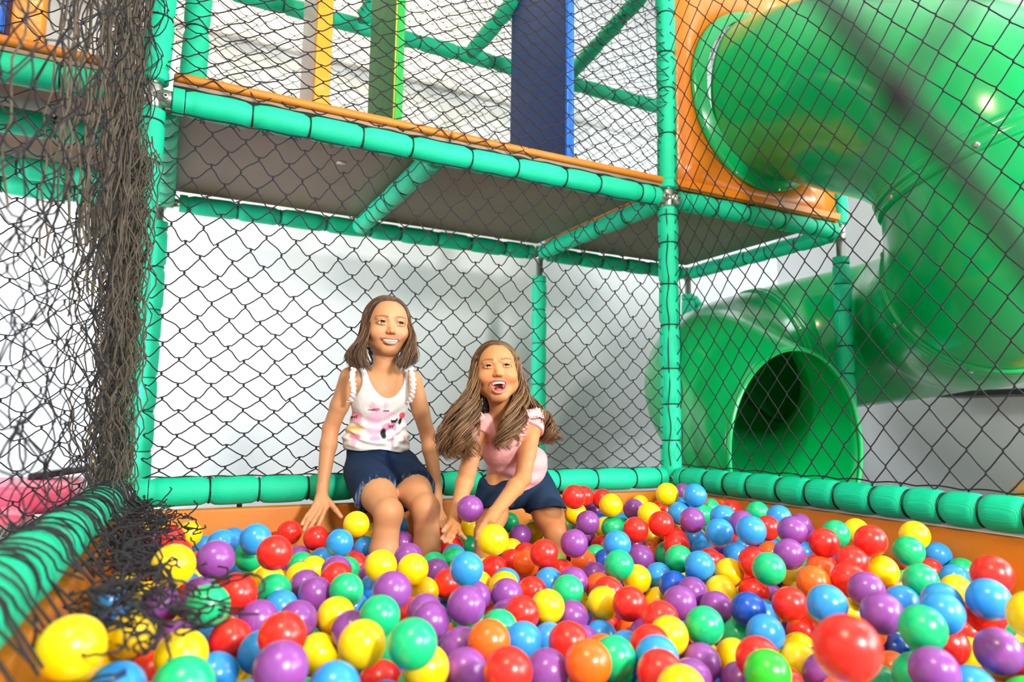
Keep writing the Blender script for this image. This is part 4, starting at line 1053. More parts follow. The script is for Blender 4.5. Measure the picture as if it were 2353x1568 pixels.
def ribbon(root, name, path, width, m, nrm, amp=.006, freq=26, n=300, colors=None):
    P = catmull(path, max(4, n//(len(path)-1))); n = len(P); t = np.linspace(0, 1, n)
    T = np.gradient(P, axis=0); T /= np.linalg.norm(T, axis=1)[:, None]
    nn = np.array(nrm, float); nn /= np.linalg.norm(nn); S = np.cross(T, nn); S /= np.linalg.norm(S, axis=1)[:, None]
    rows = []
    for j, w in enumerate(np.linspace(-.5, .5, 7)):
        a = amp*(abs(w)*2)**1.0
        rows.append(P+S*w*width*(1+.12*np.sin(t*freq*6.28/3))[:, None]+nn*(a*np.sin(t*freq*6.28/4+j*.5)+.0035*(1-abs(w)))[:, None])
    R = np.stack(rows, 1).reshape(-1, 3)
    i = np.arange(n-1)[:, None]*7; j = np.arange(6)[None]; Q = np.stack([i+j, i+j+1, i+7+j+1, i+7+j], -1).reshape(-1, 4)
    V = np.vstack([R, R+nn*.0014]); b = len(R)
    F = [Q, (Q+b)[:, ::-1]]
    return mesh_np(name, V, F, m, root)

def build_girls():
    # ---------------- the taller girl, sitting on the rail
    mo1 = dict(up=[(0, .0835, -.0525), (.010, .0820, -.0522), (.020, .0755, -.0505), (.0285, .0650, -.0485)], ur=.0029,
               lo=[(0, .0795, -.0665), (.011, .0775, -.0650), (.021, .0715, -.0580), (.0285, .0650, -.0488)], lr=.0036,
               cut=[((0, .082, -.0590), (.0210, .018, .0046)), ((.015, .076, -.0565), (.0115, .014, .0040)), ((-.015, .076, -.0565), (.0115, .014, .0040))], inner=.0765,
               teeth=[(0, .0755, -.0568, .036, 8, .0062, .0068, .006), (0, .0735, -.0635, .034, 8, .0054, .0050, .006)])
    cfg = dict(name='seated_girl', label='girl with shoulder length hair, white print tank top and navy shorts, sitting on the rail', s=1.03, w=1.0, tw=(.090, .094),
               pose=(math.radians(21), math.radians(3), math.radians(-1)), jaw=0.0, cheek=.001, lid=(.0066, .0050), brow=0.0, gaze=(.18, 1, .05),
               skin='c58d62', blush='d87058', browcol='5a3a26', lip='c96a66', nail='e8a490', mouth=mo1, thigh=(.056, .052, .040, .040),
               shin=dict(L=(-.030, -.02, -.30), R=(.025, -.02, -.30)), floor=.06, moles=[(.005, .075, .044)])
    root, J, O, Bm, s, L, TB, torso, up, rt, fwd = girl('G1', cfg)
    # tank top
    F = cloth_field((.50, 2.12, .555), (.85, 2.40, .93))
    torso(F, .0075, .03)
    F.cap(J['neckb']-up*.02, J['shL'], .033, .037, .02); F.cap(J['neckb']-up*.02, J['shR'], .033, .037, .02)
    F.ell(J['waist']+up*-.03, (.108, .078, .07), .03, TB)
    cx, cz = J['chest'][0]+.004, .905
    def cutfn(P):
        x, y, z = P[..., 0], P[..., 1], P[..., 2]
        hem = (.632-.010*np.cos((x-.69)*14)+.006*np.sin(x*40))-z
        a = np.sqrt(((x-cx)/.066)**2+((z-cz)/.112)**2); neck = (1-a)*.06
        arms = []
        for q, sh in ((-1, J['shL']), (1, J['shR'])):
            ex = sh[0]-q*(-.008); b = np.sqrt(((x-(sh[0]+q*.018))/.046)**2+((z-(sh[2]-.010))/.070)**2); arms.append((1-b)*.045)
        top = z-.895
        return np.maximum.reduce([hem, neck, arms[0], arms[1], top])
    F.cut(cutfn)
    V, Q = F.mesh(); V = smooth_mesh(V, Q, 2)
    # soft horizontal creases round the middle
    dz = V[:, 2]-J['waist'][2]; c0 = J['waist']+(V-J['waist'])@up[:, None]*up
    nn = V-c0; nn /= np.linalg.norm(nn, axis=1)[:, None]+1e-9
    wr = .0040*np.sin(dz*150+6*np.sin(V[:, 0]*22)+V[:, 0]*18)*np.exp(-((dz-.01)/.055)**2)+.002*np.sin(dz*260+V[:, 0]*50)*np.exp(-((dz+.02)/.04)**2)
    V = V+nn*wr[:, None]
    # the print, laid out on the chest in centimetres from its left edge
    u = 760+((V[:, 0]-.5387)/(.7665-.5387)*160+30); u = (u-760)*6.817; v = (110+(.7583-V[:, 2])/(.7583-.6219)*100)*6.817
    front = V[:, 1] < J['chest'][1]+.03; fr0 = V[:, 1] < J['chest'][1]-.004
    col = np.tile(lin('dedbd9'), (len(V), 1))
    def el(cx_, cy_, rx, ry, c, a=1., soft=.15, ang=0):
        nonlocal col
        ca, sa = math.cos(ang), math.sin(ang); du = (u-cx_)*ca+(v-cy_)*sa; dv = -(u-cx_)*sa+(v-cy_)*ca
        d = np.sqrt((du/rx)**2+(dv/ry)**2); m = np.clip((1-d)/soft+.5, 0, 1)*front*a
        col = col*(1-m[:, None])+lin(c)*m[:, None]
    el(640, 700, 45, 60, 'f3a9c6', .8); el(835, 700, 40, 55, 'f5b8d4', .8); el(700, 760, 60, 26, 'f0607c')
    el(800, 830, 230, 36, 'f2a0cc', .6, .4); el(690, 920, 110, 80, 'f2b2d2', .75, .5); el(900, 890, 110, 60, 'f6cfe0', .8, .4)
    el(640, 770, 60, 12, '3a3a40', .9); el(855, 782, 55, 16, '3a3a40', .9)
    el(400, 875, 130, 85, 'ee93a8', .95); el(380, 985, 130, 60, 'dedbd9', .9); el(495, 960, 30, 60, 'f3a5bc', .8)
    el(295, 965, 38, 85, '26262c', 1, .15, -.35)
    el(1010, 925, 62, 48, '26262c', 1, .15, -.5); el(990, 885, 62, 40, 'f6dbe6', 1); el(1130, 935, 30, 62, '26262c', 1, .15, .15); el(1150, 845, 62, 52, 'ee4a5c', .95)
    el(430, 1052, 120, 34, 'f2a44c', .9, .4); el(420, 1105, 150, 30, 'f6dc96', .9, .4)
    el(265, 1150, 46, 70, '26262c', 1, .15, -.3); el(330, 1190, 60, 44, 'dedbd9', 1)
    el(720, 1090, 120, 80, 'f5b6d6', .8, .5); el(450, 1190, 70, 44, 'e8668c', .85, .4); el(720, 1225, 90, 40, 'ee8cb8', .8, .5); el(430, 1290, 40, 60, 'f0a0c0', .8, .4)
    el(940, 1050, 130, 85, 'f08cae', .95); el(960, 1130, 80, 60, 'dedbd9', 1); el(850, 1140, 46, 86, '2b2b33', 1, .15, -.12)
    el(1000, 1270, 28, 110, 'f29ab8', .85); el(1215, 1240, 22, 70, 'd8788a', .7)
    for ex, ey in ((415, 862), (978, 1012)):
        for q in range(9):
            a = (q-4)/4; el(ex+a*52, ey+16-a*a*18, 9, 8, '141418', 1, .3)
        for q in range(5):
            a = (q-2)/2.2; el(ex+a*46, ey+34-a*a*12, 5, 17, '141418', 1, .3, -a*.35)
    mesh_np('tank_top', V, Q, M_cloth, root, colors=col)
    for P in JT['R1']:
        P = np.array(P); ribbon(root, 'armhole_ruffle', P+np.array([0, -.004, 0]), .017, M_lace, (.1, -1, .1), .0045, 30)
    # neckline binding
    th = np.linspace(math.radians(192), math.radians(348), 40)
    P = np.stack([cx+.0665*np.cos(th), 0*th, cz+.1125*np.sin(th)], 1)
    # drape the binding on the front of the top
    fr = V[fr0]
    for i in range(len(P)):
        d = np.hypot(fr[:, 0]-P[i, 0], fr[:, 2]-P[i, 2]); P[i, 1] = np.median(fr[np.argsort(d)[:14], 1])-.001
    k = np.ones(5)/5; P[2:-2, 1] = np.convolve(P[:, 1], k, 'valid')
    Vb, Fb = sweep(P, .0034, 8); mesh_np('neckline_binding', Vb, Fb, M_lace, root)
    # shorts
    F = cloth_field((.54, 2.02, .44), (.87, 2.44, .68))
    F.ell(J['pelv'], (.112, .088, .078), .02, TB); F.ell(J['waist']-up*.05, (.096, .074, .05), .02, TB)
    ends = []
    for h in ('L', 'R'):
        a, b = J['hip'+h], J['kn'+h]; e = a+(b-a)*.64; F.cap(a, e+(b-a)*.1, .068, .072, .012); ends.append((a, b))
    def cut2(P):
        d = []
        for a, b in ends:
            n = (b-a)/np.linalg.norm(b-a); n = n+np.array([0, 0, .15]); n /= np.linalg.norm(n)
            e = a+(b-a)*.60
            d.append((P-e)@n+.003*np.sin(P[..., 0]*300))
        mid = (ends[0][0][0]+ends[1][0][0])/2+.003
        leg = np.where(P[..., 0] < mid, d[0], d[1])
        return np.maximum(leg, P[..., 2]-.648)
    F.cut(cut2)
    mid = (ends[0][1]+ends[1][1])/2; F.cap(mid+np.array([0, -.02, -.05]), mid+np.array([0, .16, .0]), .017, .010, .01, True)
    V, Q = F.mesh(); V = smooth_mesh(V, Q, 2)
    V[:, 2] += .0022*np.sin(V[:, 0]*90+V[:, 1]*60)
    mx_ = (ends[0][0][0]+ends[1][0][0])/2+.003; dn = np.exp(-((V[:, 0]-mx_)/.006)**2)*np.clip((2.27-V[:, 1])/.05, 0, 1)
    V[:, 1] += .010*dn; V[:, 2] -= .006*dn
    V[:, 1] += .0030*np.sin((V[:, 0]-mx_)*60+V[:, 2]*120)*np.exp(-(np.abs(V[:, 0]-mx_)/.07)**2)
    col = np.tile(lin('172b49'), (len(V), 1))*(1+.15*np.sin(V[:, [0]]*37)*np.sin(V[:, [1]]*29))
    # pale frayed hem: white weft threads
    for a, b in ends:
        n = (b-a)/np.linalg.norm(b-a); d = (V-(a+(b-a)*.60))@n
        m = np.exp(-((d+.001)/.004)**2)*(.35+.3*np.sin(V[:, 0]*700))*(np.abs(V[:, 0]-b[0]) < .085); m = np.clip(m, 0, 1)[:, None]; col = col*(1-m)+lin('7f96b8')*m
    sh = mesh_np('denim_shorts', V, Q, M_denim, root, colors=col)
    rg = np.random.default_rng(3); parts = []
    hemv = []
    for a, b in ends:
        n = (b-a)/np.linalg.norm(b-a); d = (V-(a+(b-a)*.60))@n
        hemv.append(V[(np.abs(d) < .004) & (V[:, 1] < a[1]+.02)])
    hemv = np.vstack(hemv); idx = rg.choice(len(hemv), min(260, len(hemv)), replace=False)
    for p in hemv[idx]:
        dd = np.array([rg.normal(0, .5), -1., -.9+rg.normal(0, .3)]); dd /= np.linalg.norm(dd)
        parts.append(sweep([p, p+dd*.004, p+dd*.008+rg.normal(0, .0015, 3)], .0006, 3, cap=False))
    Vf, Ff = merge(parts); fr_ = mesh_np('frayed_hem', Vf, Ff, mat('frayed_threads', '93a4bd', .8), sh); fr_['label'] = 'pale frayed threads'
    # hair
    K = JT['K1']; locks = []
    sd = [-1, -1, -1, 1, 1, 1]; yr = [(-.05, .015), (-.01, .030), (-.088, -.03), (-.04, .015), (0, .034), (-.088, -.03)]
    for (gd, sp, ct), q, y_ in zip(K, sd, yr): locks.append((gd, sp, int(ct*2.4), q, *y_))
    for q in (-1, 1): locks.append((K[6][0], K[6][1], 110, q, -.096, -.07))
    def face(P):
        x, y, z = P[..., 0], P[..., 1], P[..., 2]
        a = np.sqrt((x/.058)**2+((z-.000)/.080)**2); return np.maximum((a-1)*.055, .005-y+0*x)
    strands(root, O, Bm, s, locks, ['4a3020', '5e4230', '73533a', '3a2618', '86664a'], 21, (.06, -.07, .050), face, .0012, .005)
    # dangling earring
    V, F = sweep([L(-.069, .0, -.045), L(-.071, .002, -.052), L(-.070, .003, -.060)], .0013, 6); mesh_np('earring', V, F, M_steel, root)

    # ---------------- the smaller girl, leaning forward and laughing
    mo2 = dict(up=[(0, .0840, -.0500), (.010, .0825, -.0495), (.019, .0765, -.0510), (.0265, .0670, -.0560)], ur=.0031,
               lo=[(0, .0790, -.0880), (.010, .0780, -.0865), (.020, .0730, -.0760), (.0265, .0670, -.0580)], lr=.0038,
               cut=[((0, .080, -.0680), (.0190, .028, .0140)), ((0, .080, -.0590), (.0225, .026, .0065))], inner=.0755,
               teeth=[(0, .0765, -.0555, .028, 7, .0060, .0075, -.004)], tongue=((0, .060, -.0790), (.0145, .016, .0070)))
    cfg = dict(name='leaning_girl', label='smaller girl with long wavy hair, pink top and navy shorts, leaning forward and laughing', s=.905, w=.93, tw=(.080, .088),
               pose=(math.radians(4), math.radians(9), math.radians(4)), jaw=.014, cheek=.003, lid=(.0058, .0042), brow=.002, gaze=(.10, 1, .10),
               skin='bf8252', blush='d47a52', browcol='6a4228', lip='c4666a', nail='e8a490', mouth=mo2, thigh=(.052, .047, .036, .034),
               shin=dict(L=(-.005, .02, -.27), R=(.008, .03, -.27)), floor=.06)
    root, J, O, Bm, s, L, TB, torso, up, rt, fwd = girl('G2', cfg)
    F = cloth_field((.78, 1.78, .47), (1.22, 2.16, .80))
    torso(F, .0080, .03)
    F.cap(J['neckb']-up*.02, J['shL'], .031, .034, .02); F.cap(J['neckb']-up*.02, J['shR'], .031, .034, .02)
    F.cap(J['shL'], J['shL']+(J['elL']-J['shL'])*.12, .040, .040, .01); F.cap(J['shR'], J['shR']+(J['elR']-J['shR'])*.12, .040, .040, .01)
    F.ell(J['waist']-up*.012, (.100, .076, .055), .02, TB)
    nc = np.array([J['neckb'][0]-.004, 0, .762])
    def cut3(P):
        x, y, z = P[..., 0], P[..., 1], P[..., 2]
        tb = (P-J['waist'])@TB.T
        hem = -(tb[..., 2]+.030+.004*np.sin(tb[..., 0]*60))
        a = np.sqrt(((x-nc[0])/.040)**2+((z-nc[2])/.098)**2); neck = (1-a)*.036
        hs = []
        for h in ('L', 'R'):
            d = J['el'+h]-J['sh'+h]; d = d/np.linalg.norm(d); q = P-J['sh'+h]; t = q@d; rad = np.linalg.norm(q-t[..., None]*d, axis=-1)
            hs.append(np.where((rad < .050) & (t < .085), t-.022, -1))
        return np.maximum.reduce([hem, neck, hs[0], hs[1]])
    F.cut(cut3)
    V, Q = F.mesh(); V = smooth_mesh(V, Q, 2)
    tb = (V-J['waist'])@TB.T; c0 = J['waist']+tb[:, [2]]*up; nn = V-c0; nn /= np.linalg.norm(nn, axis=1)[:, None]+1e-9
    V = V+nn*(.0032*np.sin(tb[:, 2]*110+tb[:, 0]*40+3*np.sin(tb[:, 0]*20))*np.exp(-((tb[:, 2]-.02)/.06)**2))[:, None]
    col = np.tile(lin('e9a8a6'), (len(V), 1))
    rib = (np.abs(tb[:, 2]+.018) < .014); col[rib] = lin('e39e9c')
    mesh_np('pink_top', V, Q, M_cloth, root, colors=col)
    M_eyelet = mat('pink_eyelet_lace', 'f2a6a2', 0.8)
    nt = M_eyelet.node_tree; vo = nt.nodes.new('ShaderNodeTexVoronoi'); vo.inputs['Scale'].default_value = 130
    tc = nt.nodes.new('ShaderNodeTexCoord'); nt.links.new(tc.outputs['Object'], vo.inputs['Vector'])
    rp = nt.nodes.new('ShaderNodeValToRGB'); rp.color_ramp.elements[0].position = .18; rp.color_ramp.elements[1].position = .26
    rp.color_ramp.elements[0].color = srgb('b85a4a'); rp.color_ramp.elements[1].color = srgb('f5b0ab')
    nt.links.new(vo.outputs['Distance'], rp.inputs[0]); nt.links.new(rp.outputs[0], nt.nodes['Principled BSDF'].inputs['Base Color'])
    for P in JT['R2']:
        P = np.array(P); ribbon(root, 'eyelet_ruffle', P+np.array([0, -.006, 0]), .030, M_eyelet, (-.1, -1, .25), .006, 22)
    F = cloth_field((.83, 1.78, .34), (1.27, 2.20, .62))
    F.ell(J['pelv'], (.104, .086, .074), .02, TB); F.ell(J['waist']-up*.03, (.086, .068, .05), .02, TB)
    ends = []
    for h, q in (('L', -1), ('R', 1)):
        a, b = J['hip'+h], J['kn'+h]; F.cap(a, a+(b-a)*.70, .062, .062, .012); ends.append((a, b))
    def cut4(P):
        d = []
        for a, b in ends:
            n = np.array([0, -.25, -1.]); n /= np.linalg.norm(n); e = a+(b-a)*.50
            d.append((P-e)@n)
        mid = (ends[0][0][0]+ends[1][0][0])/2-.01
        leg = np.where(P[..., 0] < mid, d[0], d[1]); u2 = up+np.array([0, 0, 1.6]); u2 /= np.linalg.norm(u2); tbz = (P-J['waist'])@u2
        return np.maximum(leg, tbz+.012)
    F.cut(cut4)
    mid = (ends[0][1]+ends[1][1])/2; F.cap(mid+np.array([-.02, -.06, .03]), mid+np.array([-.01, .22, .03]), .022, .018, .012, True)
    V, Q = F.mesh(); V = smooth_mesh(V, Q, 2); V[:, 2] += .002*np.sin(V[:, 0]*80+V[:, 1]*70)
    col = np.tile(lin('1a3048'), (len(V), 1))*(1+.12*np.sin(V[:, [0]]*37)*np.sin(V[:, [1]]*29))
    mesh_np('denim_shorts', V, Q, M_denim, root, colors=col)
    K = JT['K2']; sd = [-1, -1, -1, 1, 1, 1, 1]; yr = [(-.05, .010), (-.01, .028), (-.088, -.03), (.0, .034), (-.03, .02), (-.06, -.01), (-.09, -.05)]
    locks = [(gd, sp, int(ct*2.3), q, *y_) for (gd, sp, ct), q, y_ in zip(K, sd, yr)]
    for q in (-1, 1): locks.append((K[7][0], K[7][1], 120, q, -.096, -.07))
    def face(P):
        x, y, z = P[..., 0], P[..., 1], P[..., 2]
        a = np.sqrt(((x-.003)/.058)**2+((z+.010)/.086)**2); return np.maximum((a-1)*.055, .005-y+0*x)
    strands(root, O, Bm, s, locks, ['543820', '6b4a2e', '80603e', '452e1c', '967048'], 22, (.22, -.07, .050), face, .007, .020, (3.0, 4.6))
    V, F = sweep([L(-.070, .006, -.041), L(-.0725, .009, -.042)], .0022, 8); mesh_np('earring', V, F, M_gold, root)


